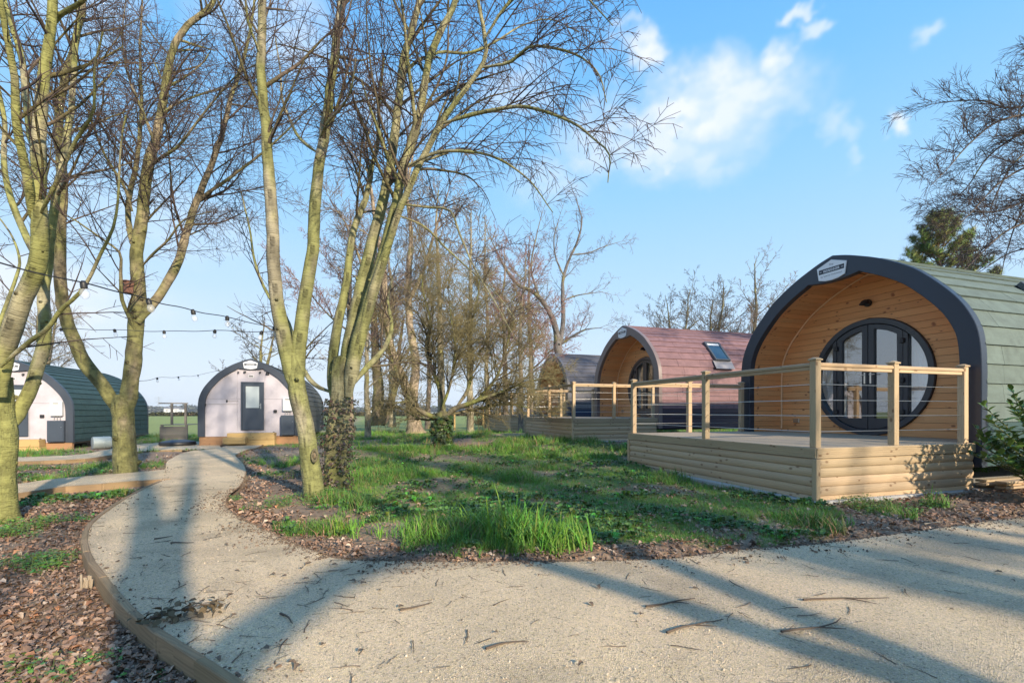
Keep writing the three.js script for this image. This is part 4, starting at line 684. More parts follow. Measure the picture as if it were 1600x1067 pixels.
function ivy(tree, q, rad, t0, t1, count, seed, size = .055, pal = [[.05, .085, .02], [.03, .055, .016], [.09, .12, .03]]) {
  const R = rng(seed), items = []; for (let k = 0; k < count; k++) { const t = lerp(t0, t1, R()), i = Math.min(q.length - 1, Math.floor(t * (q.length - 1))), a = R() * 6.28, p = q[i], r = rad(t) * (1 + .35 * R()); items.push({ p: [p.x + Math.cos(a) * r, p.y + (R() - .5) * .1, p.z + Math.sin(a) * r], r: [-.5 + (R() - .5), Math.PI / 2 - a + (R() - .5), (R() - .5) * 2 + Math.PI], s: size * (.5 + R()), c: pal[Math.floor(R() * 3)].map((v) => v * (.7 + .6 * R())) }); }
  const m = new THREE.InstancedMesh(leafPatch, ivyMat, items.length), o = new THREE.Object3D(), c = new THREE.Color(); items.forEach((it, k) => { o.position.set(...it.p); o.rotation.set(...it.r, 'YXZ'); o.scale.setScalar(it.s); o.updateMatrix(); m.setMatrixAt(k, o.matrix); m.setColorAt(k, c.setRGB(...it.c)); }); m.name = 'ivy'; tree.g.add(m); stuff(m);
}
{ // twin trunks in the middle: the front one
  const D = foot(490, 779), t = new Tree('forked_tree', 'two-stemmed tree with pruning scar, front one of the middle pair', 501, { green: .55, bark: [.30, .27, .19], dens: .85, slim: .81, long: 1.35, group: 'multi-stemmed trees by the path' });
  t.stem('trunk', px(D, [[492, 788], [489, 760], [484, 720], [475, 660], [465, 615], [460, 580], [455, 555]]), .155, .125, { kids: 0, flare: .22, sides: 20 });
  t.stem('limb', px(D, [[466, 620], [456, 585], [446, 540], [437, 500], [431, 459], [427, 411], [425, 341], [420, 262], [416, 206], [409, 144], [407, 79], [409, 26], [411, -30], [408, -120], [400, -240]], -.3), .125, .035, { from: .45, len: 1.5, kids: .8 });
  t.stem('limb', px(D, [[470, 625], [465, 580], [468, 530], [473, 490], [477, 459], [488, 394], [492, 324], [501, 245], [510, 184], [516, 131], [525, 66], [532, 0], [540, -90], [560, -230]], .3), .125, .035, { from: .45, len: 1.5, kids: .8 });
  t.stem('limb', px(D + .2, [[496, 238], [486, 232], [466, 214], [453, 188], [440, 153], [438, 115], [430, 60]], .7), .03, .012, { sides: 8, len: 1 });
  t.stem('limb', px(D - .2, [[408, 90], [400, 68], [387, 35], [383, 0], [376, -50]], -.5), .028, .012, { sides: 8, len: 1 });
  t.stem('limb', px(D, [[500, 215], [512, 190], [535, 165], [548, 140], [556, 90]], -.9), .026, .01, { sides: 8, len: 1 });
  const sc = at(491, 712, D - .135), scar = mesh('pruning_scar', new THREE.TorusGeometry(.055, .018, 8, 20), std({ color: lin(.30, .26, .15), map: barkMap, bumpMap: barkBump, bumpScale: .01 }), t.g, [sc.x, sc.y, sc.z], [-.1, -.35, 0]); scar.scale.set(.85, 1.35, .7);
  mesh('scar_wood', lathe([[0, .02], [.03, .016], [.05, 0]], 14), std({ color: lin(.33, .25, .15), map: barkMap }), t.g, [sc.x, sc.y, sc.z - .01], [Math.PI / 2, 0, .35]);
  t.done();
}
{ // the one behind it, five stems, drooping twigs to the right
  const D = foot(522, 768), t = new Tree('weeping_tree', 'many-stemmed tree with dark ivy-stubbled foot and drooping twigs, middle pair', 502, { green: .6, bark: [.29, .27, .16], droop: .9, dens: .95, twigLen: 1.2, ang: .95, slim: .81, long: 1.35, group: 'multi-stemmed trees by the path' });
  const tr = px(D, [[523, 776], [523, 740], [526, 690], [530, 640], [534, 595], [536, 560]]), q = t.stem('trunk', tr, .20, .17, { kids: 0, flare: .25, sides: 20, wob: .3 });
  ivy(t, q, () => .19, .02, .75, 1500, 5021, .04, [[.10, .075, .045], [.06, .045, .03], [.06, .065, .03]]);
  t.stem('limb', px(D, [[522, 640], [519, 600], [521, 549], [529, 498], [541, 439], [548, 381], [558, 341], [573, 306], [580, 262], [590, 220], [592, 160], [600, 90]], .9), .10, .02, { from: .5, kids: .8 });
  t.stem('limb', px(D, [[532, 625], [540, 570], [550, 510], [564, 450], [580, 385], [602, 297], [615, 219], [624, 144], [632, 87], [646, 35], [656, 0], [672, -80], [690, -200]], .2), .125, .035, { from: .4, kids: .9 });
  t.stem('limb', px(D - .1, [[544, 620], [553, 560], [568, 500], [590, 430], [613, 345], [626, 280], [637, 236], [654, 184], [663, 131], [672, 87], [689, 48], [707, 13], [722, -40], [740, -140]], -.5), .125, .03, { from: .4, kids: .9 });
  t.stem('limb', px(D - .15, [[556, 570], [578, 470], [604, 390], [622, 335], [636, 300], [659, 249], [681, 206], [707, 166], [742, 118], [759, 87], [755, 44], [746, 0], [740, -60]], -1.2), .085, .022, { from: .45, kids: .9 });
  const dr = { sides: 8, grav: 2.0, len: .78, kids: 2.3, from: .12 };
  t.stem('limb', px(D - .7, [[640, 258], [676, 240], [724, 236], [772, 245], [825, 280], [864, 332]], -.6), .032, .007, dr);
  t.stem('limb', px(D - .9, [[694, 192], [737, 179], [781, 170], [816, 166], [860, 177], [904, 197], [930, 219], [952, 240], [950, 285]], -1.1), .036, .007, dr);
  t.stem('limb', px(D - 1.1, [[755, 105], [799, 96], [825, 74], [860, 74], [904, 87], [935, 115], [948, 160]], -.9), .028, .006, dr);
  t.stem('limb', px(D - .2, [[663, 92], [689, 81], [729, 83], [772, 66], [815, 40], [860, 30], [905, 50]], .7), .03, .006, dr);
  t.stem('limb', px(D - 1.2, [[757, 60], [790, 10], [840, -30], [890, -30], [930, 10], [958, 40]], -.9), .028, .006, dr);
  t.stem('limb', px(D - .3, [[707, 13], [740, -50], [800, -80], [870, -70], [930, -20]], .5), .03, .007, dr);
  t.stem('limb', px(D - .3, [[624, 319], [672, 324], [702, 328], [718, 365], [742, 420], [775, 475], [800, 520]], -.5), .026, .007, { ...dr, grav: .8, kids: 1 });
  t.stem('limb', px(D - .3, [[618, 335], [663, 354], [694, 385], [737, 424], [772, 455], [810, 505]], .5), .024, .007, { ...dr, grav: .8, kids: 1 });
  t.stem('limb', px(D, [[553, 598], [572, 575], [596, 549], [607, 530], [612, 505], [606, 470], [614, 430]], 1.4), .065, .02, { sides: 9, len: .9, kids: 1.1 });
  t.stem('limb', px(D + .15, [[516, 612], [494, 603], [478, 585], [466, 560], [448, 500], [422, 467], [398, 411], [390, 360], [376, 300]], 1.2), .05, .014, { sides: 9, len: .9, grav: .2 });
  t.done();
}
{ // forked tree left of the path
  const D = foot(196, 738), t = new Tree('forked_tree', 'tree forking low into two heavy limbs, left of the path', 503, { green: .62, bark: [.26, .215, .14], algae: [.185, .18, .07], dens: 1.05, droop: .3, twigLen: 1.1, slim: .81, long: 1.35, group: 'multi-stemmed trees by the path' });
  t.stem('trunk', px(D, [[197, 748], [196, 715], [193, 680], [191, 645], [192, 620]]), .235, .22, { kids: 0, flare: .15, sides: 22 });
  t.stem('limb', px(D, [[186, 650], [178, 632], [166, 612], [148, 589], [128, 562], [117, 533], [106, 506], [97, 474], [94, 443], [92, 400], [94, 347], [96, 281], [91, 211], [94, 155], [103, 112], [117, 61], [127, 19], [133, -60], [128, -160]], -1.2), .15, .035, { from: .4, len: 1.5, kids: .8 });
  t.stem('limb', px(D, [[198, 650], [203, 600], [208, 560], [211, 520], [214, 490], [216, 450], [213, 403], [220, 347], [227, 281], [241, 220], [253, 169], [260, 117], [272, 70], [295, 37], [328, 9], [345, -60], [360, -150]], .4), .185, .03, { from: .35, len: 1.8, kids: .9 });
  t.stem('limb', px(D, [[214, 505], [225, 490], [243, 468], [261, 441], [279, 405], [291, 361], [305, 319], [328, 262], [347, 206], [361, 150], [375, 108], [392, 40], [400, -40]], 1), .115, .02, { from: .2, len: 1.6 });
  t.stem('limb', px(D + .6, [[302, 325], [320, 305], [347, 286], [403, 244], [450, 202], [469, 183], [500, 150]], -.6), .045, .01, { sides: 8, len: 1.4, kids: 1.3 });
  t.stem('limb', px(D, [[211, 520], [202, 497], [190, 469], [188, 430], [186, 394], [165, 378], [141, 361], [103, 337], [70, 330]], -.8), .05, .01, { sides: 8, len: 1.3 });
  t.stem('limb', px(D + .1, [[213, 400], [202, 361], [199, 319], [211, 262], [218, 206], [220, 155], [218, 94], [220, 28], [226, -60]], 1.3), .07, .015, { sides: 9, len: 1.5, kids: 1.1 });
  t.stem('limb', px(D, [[206, 330], [195, 295], [164, 244], [145, 197], [131, 159], [110, 120]], -1.2), .04, .01, { sides: 8, len: 1.3, kids: 1.3 });
  t.stem('limb', px(D, [[232, 262], [252, 245], [276, 230], [328, 164], [370, 117], [400, 100]], -1.3), .04, .01, { sides: 8, len: 1.4, kids: 1.3 });
  t.stem('limb', px(D, [[253, 175], [280, 160], [320, 145], [360, 135], [400, 130]], 1.3), .035, .01, { sides: 8, len: 1.3, kids: 1.3 });
  t.stem('limb', px(D, [[222, 415], [240, 395], [262, 375], [285, 345], [330, 330]], -1), .035, .01, { sides: 8, len: 1.2, kids: 1.3 });
  t.stem('limb', px(D, [[241, 225], [225, 180], [200, 120], [190, 60], [196, 0]], .9), .04, .01, { sides: 8, len: 1.4, kids: 1.3 });
  t.done();
}
{ // far left tree, cut by the picture edge
  const D = foot(6, 806), t = new Tree('multi_stem_tree', 'yellow-green tree of several bent stems at the left edge', 504, { green: .78, bark: [.33, .30, .19], algae: [.225, .228, .078], dens: .85, slim: .81, long: 1.35, group: 'multi-stemmed trees by the path' });
  t.stem('trunk', px(D, [[2, 816], [2, 780], [4, 735], [6, 690], [2, 640], [0, 590]]), .155, .12, { kids: 0, flare: .35, sides: 20 });
  t.stem('limb', px(D, [[6, 700], [14, 665], [27, 646], [45, 610], [58, 572], [67, 538], [68, 495], [66, 462], [72, 420], [78, 370], [86, 310], [100, 240], [112, 150], [118, 60], [130, -60]], .8), .09, .02, { from: .5, kids: .7, len: 1.1 });
  t.stem('limb', px(D - .15, [[0, 620], [2, 565], [13, 524], [34, 470], [52, 432], [62, 400], [63, 356], [61, 300], [59, 244], [61, 178], [70, 103], [77, 56], [80, 9], [88, -60], [100, -170]], -.5), .12, .03, { from: .4, kids: .7, len: 1.2 });
  t.stem('limb', px(D - .3, [[60, 355], [48, 335], [45, 300], [35, 244], [26, 197], [21, 122], [12, 70], [0, 0], [-20, -90]], -.9), .055, .02, { from: .3, sides: 10, len: 1 });
  t.stem('limb', px(D - .3, [[58, 250], [48, 215], [42, 169], [33, 94], [14, 28], [0, -30], [-20, -110]], .6), .05, .015, { from: .3, sides: 10, len: 1 });
  t.stem('limb', px(D - .2, [[58, 412], [40, 370], [19, 319], [5, 262], [6, 190], [-12, 100], [-30, 0]], .7), .045, .015, { sides: 10, len: 1 });
  t.stem('limb', px(D - .4, [[62, 335], [72, 315], [89, 281], [117, 220], [145, 173], [147, 108], [160, 50]], -.8), .03, .008, { sides: 8, len: .9 });
  t.stem('limb', px(D - .3, [[0, 573], [27, 549], [50, 530], [74, 513], [92, 486], [121, 461], [139, 434], [160, 389], [178, 347], [188, 225], [196, 180]], -.7), .032, .008, { sides: 8, len: .8, kids: .8 });
  t.stem('limb', px(D - .4, [[78, 50], [90, 25], [115, 10], [140, -10], [150, -50]], -.4), .04, .012, { sides: 8, len: .8 });
  t.stem('limb', px(D + .2, [[-20, 560], [0, 500], [22, 440], [30, 410], [18, 370], [-10, 330]], .9), .03, .01, { sides: 8, len: .8, kids: .8 });
  t.done();
}
// trees behind the camera and to its right: their long shadows fall over path, lawn and pods
{
  const back = (label, seed, x, z, build) => { const t = new Tree('bare_tree', label, seed, { green: .5, dens: .5, levels: 2, minR: .005, group: 'trees behind the viewpoint' }); build(t, (a) => a.map(([p, y, q]) => V(x + p, y - .1, z + q))); t.done(); };
  back('forked bare tree close behind the viewpoint, throwing the forked shadow', 511, 1.12, 1.55, (t, f) => {
    t.stem('trunk', f([[0, 0, 0], [.02, 1, 0], [0, 2, .02], [0, 2.95, .02]]), .2, .195, { kids: 0, flare: .3 });
    t.stem('limb', f([[0, 2.3, .02], [-.08, 3.0, 0], [-.16, 3.6, -.05], [-.34, 5.2, 0], [-.5, 6.8, .1], [-.7, 8.5, .3]]), .17, .05, { from: .6, kids: .35 });
    t.stem('limb', f([[.02, 2.35, .02], [.16, 3.0, .0], [.32, 3.6, .0], [.60, 5.2, .0], [.86, 6.6, .1], [.9, 8.6, .2]]), .125, .04, { from: .6, kids: .35 });
    t.stem('limb', f([[0, 1.6, 0], [.4, 2.0, .12], [1.29, 2.5, -.1], [2.63, 2.95, -.11], [3.6, 3.7, -.2], [4.4, 5, -.3]]), .125, .05, { from: .6, kids: .3 });
  });
  back('leaning bare tree behind the viewpoint, right of the forked one', 512, 4.7, 1.9, (t, f) => {
    t.stem('trunk', f([[0, 0, 0], [-.1, .9, -.1], [-.05, 2, -.2]]), .19, .16, { kids: 0 });
    t.stem('limb', f([[-.05, 1.7, -.2], [.3, 2.8, -.5], [.6, 4, -.8], [.8, 6, -1], [.9, 8, -1]]), .12, .03, { from: .4, kids: .5 });
    t.stem('limb', f([[-.05, 1.7, -.2], [-.3, 3, .1], [-.35, 4.5, .4], [-.2, 6.5, .6], [-.3, 8.5, .9]]), .12, .03, { from: .4, kids: .5 });
  });
  [[7.3, 3.2, 9, .24, 2], [9.6, 5.2, 10, .22, 3], [3.9, 6.5, 9, .14, 1], [10.8, 4.2, 10, .19, 3], [13.2, 9.6, 12, .26, 3], [1, 9, 11, .2, 2], [14.5, 8.5, 11, .2, 3], [5.5, 12.5, 13, .24, 3], [-2.2, 4.2, 9, .15, 2]].forEach(([x, z, h, r, s], k) => { const t = new Tree('bare_tree', ['stout bare tree nearest behind on the right', 'bare tree in the second row behind, right', 'bare tree straight behind, second row', 'bare tree far to the right behind the deck', 'tall bare tree in the third row behind', 'slim bare tree third row straight behind', 'bare tree farthest right of those behind', 'tallest bare tree, farthest behind', 'slim bare tree behind on the left'][k], 520 + k, { green: .5, dens: .36, minR: .006, levels: 2, group: 'trees behind the viewpoint' }); t.grow([x, 0, z], h, r, { stems: s, limbs: 6, fork: .28, up: .75, reach: .34 }); t.done(); });
}
{ // the low ivy-clad tree on the lawn
  const D = foot(693, 700), t = new Tree('ivy_tree', 'low gnarled tree with ivy-clad trunk and a wide tangle of twigs on the lawn', 531, { green: .45, bark: [.19, .165, .11], algae: [.20, .21, .06], twig: [.15, .125, .06], tip: [.22, .19, .09], dens: 1.35, droop: .6, twigLen: 1.2, minR: .0045, group: 'trees on the lawn' });
  const q = t.stem('trunk', px(D, [[693, 708], [692, 690], [689, 672], [691, 655], [690, 645]]), .22, .19, { kids: 0, flare: .2, wob: .4 });
  ivy(t, q, (s) => .24, .0, 1, 900, 5311, .10);
  const o = { sides: 9, len: 1.5, kids: 1.5, from: .2 };
  t.stem('limb', px(D, [[688, 655], [672, 650], [655, 640], [638, 620], [625, 595], [612, 560], [600, 500]], -.8), .085, .014, o);
  t.stem('limb', px(D, [[690, 652], [690, 625], [684, 600], [672, 570], [666, 540], [672, 500], [660, 450], [665, 400]], .9), .08, .012, o);
  t.stem('limb', px(D, [[694, 655], [708, 640], [728, 632], [755, 622], [785, 612], [820, 598], [850, 590]], -.5), .09, .012, o);
  t.stem('limb', px(D, [[712, 638], [730, 610], [738, 570], [735, 520], [745, 470], [750, 430]], .6), .06, .011, o);
  t.stem('limb', px(D, [[745, 625], [775, 590], [790, 550], [800, 500], [810, 470]], -1), .05, .01, o);
  t.stem('limb', px(D, [[690, 640], [703, 600], [712, 550], [705, 500], [700, 450]], -1.2), .05, .01, o);
  t.stem('limb', px(D, [[700, 648], [740, 640], [790, 632], [835, 640], [855, 655]], 1.3), .05, .01, o);
  t.stem('limb', px(D, [[684, 655], [660, 655], [630, 640], [610, 625]], 1.2), .05, .01, o);
  t.done();
}
{ // trees beyond the lawn
  let D = 26; const pale = { green: .15, bark: [.38, .30, .22], algae: [.26, .24, .09], twig: [.17, .125, .085], tip: [.25, .17, .12], minR: .0105, levels: 3, dens: .66, group: 'trees beyond the lawn' };
  let t = new Tree('bare_tree', 'pale two-stemmed trunk left of the low ivy tree', 541, pale);
  t.stem('trunk', px(D, [[648, 676], [647, 660], [645, 640], [642, 625]]), .42, .33, { kids: 0, flare: .5 });
  const lo = { sides: 10, len: 3.2, kids: .5, from: .3 };
  t.stem('limb', px(D, [[642, 632], [628, 590], [609, 540], [601, 474], [599, 417], [588, 360], [580, 300], [570, 240]], -2), .26, .05, lo);
  t.stem('limb', px(D, [[644, 632], [649, 565], [640, 507], [638, 441], [642, 363], [636, 300], [645, 240]], 2), .27, .05, lo);
  t.stem('limb', px(D, [[603, 500], [580, 460], [560, 400], [540, 350], [520, 320]], 2), .12, .03, lo); t.stem('limb', px(D, [[640, 470], [662, 420], [680, 360], [700, 300]], -2), .12, .03, lo); t.done();
  D = 30; t = new Tree('bare_tree', 'dark pair of stems standing alone left of the pale trunk', 542, { ...pale, bark: [.16, .13, .10], green: .3 });
  t.stem('trunk', px(D, [[591, 664], [590, 640], [591, 610], [587, 560], [584, 500], [580, 430]]), .40, .1, { ...lo, flare: .4 }); t.stem('limb', px(D, [[597, 664], [606, 640], [618, 602], [622, 560], [630, 500]], 1.5), .28, .06, lo); t.done();
  D = 33; t = new Tree('bare_tree', 'grey crooked tree rising above the grey pod', 543, { ...pale, bark: [.17, .155, .15], green: .1, twig: [.16, .12, .10], dens: .42 });
  t.stem('trunk', px(D, [[874, 650], [873, 600], [873, 560], [871, 535]]), .32, .27, { kids: 0 });
  const cr = { sides: 9, len: 2.4, kids: .7, from: .2, wob: .3 };
  t.stem('limb', px(D, [[872, 545], [867, 507], [857, 485], [843, 465], [828, 453], [812, 447], [790, 420], [770, 380]], -1), .25, .04, cr);
  t.stem('limb', px(D, [[874, 545], [880, 500], [880, 437], [890, 404], [902, 378], [909, 345], [900, 310]], 1), .18, .03, cr);
  t.stem('limb', px(D, [[880, 470], [900, 462], [925, 458], [942, 456]], .5), .06, .015, cr); t.stem('limb', px(D, [[893, 398], [920, 395], [945, 385], [968, 378]], .5), .06, .015, cr); t.stem('limb', px(D, [[874, 540], [895, 525], [915, 515], [940, 512]], -1), .10, .02, cr); t.stem('limb', px(D, [[880, 430], [868, 400], [866, 370], [874, 340]], 0), .07, .02, cr);
  t.stem('limb', px(D, [[843, 465], [830, 420], [838, 370], [848, 330]], 1), .09, .02, cr);
  t.done();
  const grown = (label, seed, pxx, d, h, r, col, o = {}) => { const x = (pxx - CX) / F * d, tt = new Tree('bare_tree', label, seed, { ...pale, ...col, group: 'trees beyond the lawn' }); tt.grow([x, level(x, d), -d], h, r, o); tt.done(); };
  const pink = { twig: [.24, .13, .105], tip: [.36, .20, .16], bark: [.27, .22, .18], dens: .78, minR: .011 }, ochre = { twig: [.25, .18, .10], tip: [.34, .25, .15], bark: [.33, .29, .2], dens: .74, minR: .011 };
  grown('reddish-twigged tree behind the left stems of the middle pair', 551, 545, 29, 15, .3, pink, { limbs: 15, fork: .42, reach: .36, up: .5 });
  grown('tall ochre-twigged tree behind the pale trunk', 552, 690, 30, 15.5, .28, ochre, { limbs: 13, fork: .3, reach: .3, up: .7 });
  grown('slender pale tree behind the low ivy tree', 553, 735, 24, 11.5, .2, ochre, { limbs: 13, fork: .25, reach: .3, up: .7 });
  grown('slender pink-twigged tree right of the low ivy tree', 554, 790, 27, 12.5, .2, pink, { limbs: 13, fork: .3, reach: .32, up: .6 });
  grown('pink-twigged tree behind the deck of the grey pod', 555, 832, 35, 15.5, .26, pink, { limbs: 14, fork: .3, reach: .32, up: .6 });
  grown('bare tree behind the reddish one, left of the pale trunk', 556, 612, 38, 17, .3, ochre, { limbs: 12, fork: .3, reach: .32, up: .6 });
  grown('thin pink-twigged tree just right of the pale trunk', 557, 668, 33, 13.5, .2, pink, { limbs: 13, fork: .3, reach: .3, up: .6 });
  grown('thin ochre tree behind the drooping twigs, left of the crooked tree', 558, 762, 34, 14.5, .2, ochre, { limbs: 13, fork: .25, reach: .3, up: .6 });
  grown('pink-twigged tree nearest the deck of the pink pod', 559, 812, 23, 9.8, .16, pink, { limbs: 12, fork: .25, reach: .34, up: .55 });
  grown('small leaning tree behind the weeping tree foot', 560, 575, 22, 8.6, .15, ochre, { limbs: 11, fork: .3, reach: .34, up: .5 });
  const dark = { twig: [.085, .07, .055], tip: [.13, .10, .08], bark: [.17, .15, .10], green: .3, dens: .5, minR: .015 };
  grown('bushy bare tree behind the roof of the pink pod, left', 561, 1058, 44, 12.4, .34, dark, { stems: 2, limbs: 13, fork: .15, reach: .52, up: .5 });
  grown('bushy bare tree behind the roof of the pink pod, right', 562, 1108, 46, 14.2, .36, dark, { stems: 2, limbs: 13, fork: .15, reach: .46, up: .5 });
  grown('fan-shaped pale bare tree beside the left edge of the green pod', 563, 1180, 44, 16.8, .34, { ...dark, twig: [.20, .15, .12], tip: [.28, .21, .17] }, { limbs: 14, fork: .22, reach: .36, up: .7 });
  grown('bare tree rising behind the centre pod', 564, 402, 36, 8.6, .3, { ...dark, green: .4, tip: [.17, .15, .09] }, { stems: 2, limbs: 9, fork: .2, reach: .5, up: .4 });
  grown('wide bare tree beyond the far left pod', 565, 60, 52, 15, .4, { ...dark, levels: 2, dens: .8, twig: [.2, .16, .13], tip: [.28, .22, .18], minR: .016 }, { stems: 2, limbs: 10, fork: .25, reach: .42, up: .5 });
}
{ // arching birch at the right edge, trunk outside the picture
  const D = 12.5, t = new Tree('arching_birch', 'arching bare branches sweeping in from the right edge', 571, { green: .1, bark: [.14, .115, .10], twig: [.045, .035, .035], tip: [.07, .05, .045], droop: .9, dens: .95, twigLen: 1.45, ang: .7, minR: .005, group: 'trees beside the pods' });
  t.stem('trunk', px(D, [[1790, 740], [1780, 600], [1785, 450], [1775, 300], [1780, 150], [1770, 0], [1775, -150]]), .24, .06, { kids: .2, from: .5, flare: .3 });
  const o = { sides: 8, len: 1.15, kids: 1.2, from: .3, grav: 1.0 };
  [[[1775, 200], [1700, 165], [1620, 165], [1575, 168], [1535, 157], [1475, 160], [1440, 166]], [[1778, 240], [1700, 185], [1620, 178], [1560, 190], [1515, 225], [1480, 265], [1455, 290]], [[1778, 270], [1690, 210], [1610, 205], [1550, 240], [1505, 300], [1470, 325]], [[1780, 330], [1700, 270], [1630, 255], [1570, 280], [1520, 330], [1480, 370]], [[1780, 380], [1700, 320], [1620, 310], [1560, 330], [1500, 330], [1462, 332]], [[1780, 420], [1700, 370], [1630, 345], [1575, 360], [1530, 400], [1505, 425]], [[1780, 470], [1700, 400], [1640, 385], [1580, 395], [1530, 425], [1510, 430]], [[1775, 120], [1700, 60], [1640, 90], [1600, 150], [1590, 190]], [[1782, 300], [1720, 240], [1640, 225], [1590, 250], [1555, 310], [1540, 360]], [[1782, 440], [1720, 360], [1650, 300], [1600, 330], [1575, 390], [1565, 430]]]
    .forEach((l, k) => t.stem('limb', px(D, l, [1, -1.5, 2, -.6, .4, -2, 1.6, -1, .2, 2.4][k]), .05, .007, o));
  t.done();
}
{ // pine behind the green pod
  const d = 26, x = (1468 - CX) / F * d, R = rng(581), t = new Tree('pine_tree', 'dark green pine behind the roof of the green pod', 581, { green: 0, bark: [.20, .12, .075], dens: .2, levels: 2, minR: .01, group: 'trees beside the pods' });
  const h = 11.9, base = V(x, .1, -d), q = t.stem('trunk', [base, V(x + .1, 4, -d), V(x, 8, -d + .1), V(x - .15, h - .6, -d)], .24, .05, { kids: 0 }); const items = [];
  for (let k = 0; k < 74; k++) {
    const hh = 6.2 + (h - 6.2) * Math.pow((k + .5) / 74, .9), az = k * 2.4, tt = (hh - 6.2) / (h - 6.2), len = (2.4 * Math.pow(1 - tt, .75) + .25) * (.65 + .5 * R()), s = V(x, hh - .3, -d), e = V(x + Math.cos(az) * len, hh + .25 * len + .2, -d + Math.sin(az) * len), m = s.clone().lerp(e, .55).add(V(0, -.12 * len, 0));
    t.stem('limb', [s, m, e], .04, .012, { kids: 0, sides: 6 });
    const tufts = 11 + Math.round(len * 13); for (let j = 0; j < tufts; j++) { const u = .35 + .65 * R(), p = s.clone().lerp(m, Math.min(1, u * 1.4)).lerp(e, u), sp = .34; items.push({ p: [p.x + (R() - .5) * sp, p.y + (R() - .3) * sp, p.z + (R() - .5) * sp], r: [(R() - .5) * 1.2, R() * 6.28, (R() - .5) * 1.2], s: .8 + .6 * R(), c: [lerp(.12, .27, R()), lerp(.19, .31, R()), lerp(.05, .08, R())] }); }
  }
  const ng = (() => { const r = rng(5), g = new Geo(); for (let i = 0; i < 34; i++) { const a = r() * 6.28, e = .15 + 1.25 * r(), dx = Math.cos(a) * Math.cos(e), dz = Math.sin(a) * Math.cos(e), dy = Math.sin(e), L = .2 + .1 * r(), w = .011, o = r() * .16; const A = g.v(-dz * w, o, dx * w, dx, dy, dz, 0, 0), B = g.v(dz * w, o, -dx * w, dx, dy, dz, 0, 0), C = g.v(dx * L, o + dy * L, dz * L, dx, dy, dz, 0, 0); g.t(A, B, C); } return g.build(); })();
  const m = new THREE.InstancedMesh(ng, std({ roughness: .8 }), items.length), o = new THREE.Object3D(), c = new THREE.Color(); items.forEach((it, k) => { o.position.set(...it.p); o.rotation.set(...it.r); o.scale.setScalar(it.s); o.updateMatrix(); m.setMatrixAt(k, o.matrix); m.setColorAt(k, c.setRGB(...it.c)); }); m.name = 'foliage'; t.g.add(m); stuff(m); t.done();
}
// ---------------------------------------------------------------- string lights
const cableMat = std({ color: lin(.02, .021, .024), roughness: .6 });
const bulbShape = lathe([[.001, 0], [.018, -.004], [.030, -.028], [.033, -.045], [.028, -.066], [.014, -.082], [.001, -.086]], 14), socketShape = lathe([[.001, .045], [.014, .045], [.018, .03], [.024, .026], [.024, -.012], [.02, -.016], [.001, -.016]], 12);
function stringLight(label, pts, bulbs, sag, size = 1) {
  const g = thing('string_light', label, 'string light', 'festoon string lights'), q = smoothPath(pts, 90); q.forEach((p, i) => { p.y -= sag * Math.sin(i / 90 * Math.PI * bulbs.length) ** 2; });
  const gg = new Geo(); tube(gg, q, q.map(() => .0055 * size), 6, () => [1, 1, 1]); mesh('cable', gg.build(), cableMat, g);
  bulbs.forEach((t, k) => { const p = q.reduce((a, b) => Math.abs(CX + F * b.x / -b.z - t) < Math.abs(CX + F * a.x / -a.z - t) ? b : a), h = new THREE.Group(); h.name = 'lamp'; h.position.set(p.x, p.y - .03, p.z); h.rotation.set((hash(k, 1) - .5) * .4, 0, (hash(k, 2) - .5) * .7); g.add(h); mesh('socket', socketShape, blackPlastic, h); mesh('bulb', bulbShape, bulbGlass, h, [0, -.014, 0]); });
}
stringLight('festoon cable nearest the viewer, falling from the left edge to the twin trunks', [at(-80, 388, 3.0), at(0, 409, 3.2), at(60, 425, 3.4), at(127, 441, 3.7), at(180, 453, 4.1), at(230, 467, 4.6), at(300, 484, 5.4), at(354, 495, 6.0), at(432, 512, 6.65)], [127, 231, 300, 354, 426], .012);
stringLight('festoon cable running almost level from the left edge to the twin trunks', [at(-60, 512, 9.2), at(92, 513, 8.8), at(177, 515, 8.4), at(257, 517, 8), at(333, 516, 7.4), at(432, 518, 6.7)], [6, 92, 177, 257, 333, 405], .014);
stringLight('distant festoon cable from the forked tree to the centre pod', [at(214, 596, 9.7), at(245, 590, 12.5), at(278, 588, 15.5), at(310, 585, 19), at(345, 578, 20.2)], [245, 278, 310], .03);

// ---------------------------------------------------------------- bird box on the forked tree
{
  const p = at(199, 448, 9.45), g = thing('bird_box', 'small brown wooden bird box on the forked tree', 'bird box', undefined, [p.x, p.y, p.z], -.25), m = std({ color: lin(.20, .10, .075), roughness: .85, map: smudge });
  mesh('body', extrude([[-.085, -.13], [.085, -.13], [.085, .09], [-.085, .11]], .15, [], .004), m, g, [0, 0, -.075]); mesh('lid', chamferBox(.2, .02, .2, .004), m, g, [0, .115, .01], [.12, 0, -.05]);
  mesh('entrance_hole', new THREE.CylinderGeometry(.018, .018, .006, 14), blackPlastic, g, [0, .03, .081], [Math.PI / 2, 0, 0]); mesh('hanger', chamferBox(.03, .32, .012, .003), m, g, [.03, -.01, -.088]);
}
